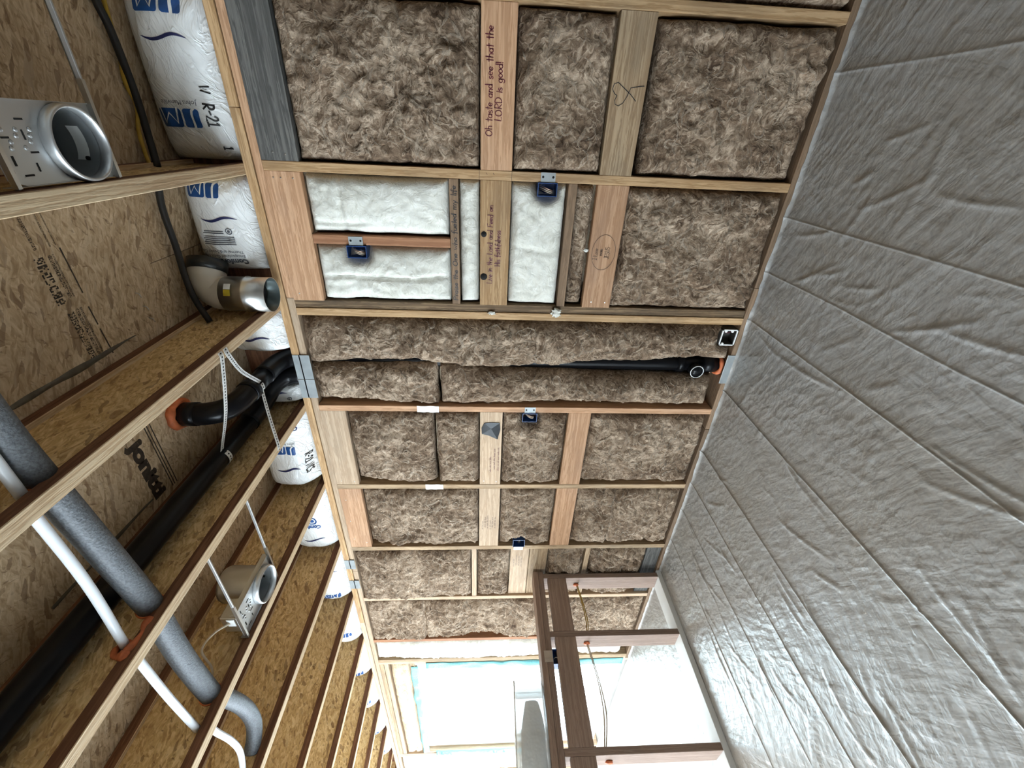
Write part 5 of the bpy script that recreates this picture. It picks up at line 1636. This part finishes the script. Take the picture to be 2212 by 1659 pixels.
# ------------------------------------------------------------------ window in the framed wall
w0, w1, wz0, wz1 = WIN
win = structure(join_boxes('window_1', [(w0, w0 + 0.055, 0.05, 0.14, wz0, wz1), (w1 - 0.055, w1, 0.05, 0.14, wz0, wz1), (w0 + 0.055, w1 - 0.055, 0.05, 0.14, wz0, wz0 + 0.055), (w0 + 0.055, w1 - 0.055, 0.05, 0.14, wz1 - 0.055, wz1)], WHITE))
mid = 4.93
for a, b_, y0 in ((w0 + 0.056, mid + 0.03, 0.062), (mid - 0.03, w1 - 0.056, 0.100)):
    sh = join_boxes('sash_frame', [(a, a + 0.05, y0, y0 + 0.034, wz0 + 0.056, wz1 - 0.056), (b_ - 0.05, b_, y0, y0 + 0.034, wz0 + 0.056, wz1 - 0.056),
                                   (a + 0.05, b_ - 0.05, y0, y0 + 0.034, wz0 + 0.056, wz0 + 0.10), (a + 0.05, b_ - 0.05, y0, y0 + 0.034, wz1 - 0.10, wz1 - 0.056)], WHITE, win)
    box('glass_pane', a + 0.05, b_ - 0.05, y0 + 0.015, y0 + 0.019, wz0 + 0.10, wz1 - 0.10, GLASS, sh)
box('sash_lock', mid - 0.015, mid + 0.015, 0.045, 0.062, 1.5, 1.60, PLATE, win, bev=0.003)
# header above the window
for z0, z1, y0, k in ((2.285, ZT, 0.0, 'weathered'), (2.243, 2.282, 0.004, 'pale'), (2.010, 2.046, 0.0, 'weathered')):
    board('header', 4.051, 6.08, y0, 0.14, z0, z1, k, wall)
board('trimmer', 4.051, 4.088, 0.004, 0.14, 0.0, 2.009, 'pale', wall)
board('trimmer', 6.045, 6.08, 0.004, 0.14, 0.0, 2.009, 'pale', wall)
batt('tan batt packed into the header above the window', 4.055, 6.07, 2.048, 2.242, BATT_K, face=0.01, bulge=0.02, amp=0.012, res=0.02, group='tan batts over the window', folds=((2.14, 0.02),))
for nm, rect, lb, ax in (('flashing_wrap', (4.09, 6.04, 1.975, 2.044), 'pale blue flashing membrane folded over the window head', 0), ('flashing_wrap', (4.030, 4.128, 0.06, 1.90), 'pale blue flashing membrane along the near window jamb', 2),
                         ('flashing_wrap', (6.0, 6.15, 0.9, 1.90), 'pale blue lettered flashing membrane on the far window jamb', 2)):
    s0, s1, z0, z1 = rect
    v = []
    n1, n2 = (60, 8) if ax == 0 else (8, 60)
    for i in range(n1 + 1):
        for j in range(n2 + 1):
            s, z = s0 + (s1 - s0) * i / n1, z0 + (z1 - z0) * j / n2
            e = min(i / n1, 1 - i / n1, j / n2, 1 - j / n2)
            if ax == 2 and i == 0:
                s += 0.018 * noise.noise(Vector((z * 7, s0, 3)))
            if ax == 0 and j == n2:
                z += 0.02 * noise.noise(Vector((s * 5, z0, 3)))
            v.append((s, -0.006 - 0.02 * min(1, e * 6) * (0.6 + noise.noise(Vector((s * 9, z * 9, s0)))), z))
    f = [(i * (n2 + 1) + j, (i + 1) * (n2 + 1) + j, (i + 1) * (n2 + 1) + j + 1, i * (n2 + 1) + j + 1) for i in range(n1) for j in range(n2)]
    o = mk(nm, v, f, TEAL, smooth=True, recalc=False)
    md = o.modifiers.new('thickness', 'SOLIDIFY')
    md.thickness = 0.002
    md.offset = -1.0
    tag(o, lb, 'membrane', 'flashing around the window')
    if s0 == 6.0:
        for tx, zz, sz in (('WEA', 1.72, 0.10), ('OC', 1.10, 0.14)):
            v, f = text_geo(tx, sz, 0.002)
            flat_print('printed_lettering', v, f, lambda a, b_, zz=zz: (6.03 + b_, -0.034, zz + a), NAVY, o, 0.1)

# ------------------------------------------------------------------ the rest of the room
def wall_with_holes(name, fixed, lo, hi, holes, horizontal):
    rects = []
    hs = sorted(holes)
    x = lo
    for a, b_, z0, z1 in hs:
        rects += [(x, a, 0.0, ZC), (a, b_, 0.0, z0), (a, b_, z1, ZC)]
        x = b_
    rects.append((x, hi, 0.0, ZC))
    if horizontal:
        bx = [(a, b_, fixed - 0.1, fixed, z0, z1) for a, b_, z0, z1 in rects]
    else:
        bx = [(fixed, fixed + 0.1, a, b_, z0, z1) for a, b_, z0, z1 in rects]
    return structure(join_boxes(name, bx, DRY))


wall_with_holes('wall_front', Y_FAR, S_NEAR, S_END, OPEN_FRONT, True)
wall_with_holes('wall_left', S_END, Y_FAR, 0.155, [OPEN_LEFT], False)
wall_with_holes('wall_right', S_NEAR - 0.1, Y_FAR, 0.155, [], False)
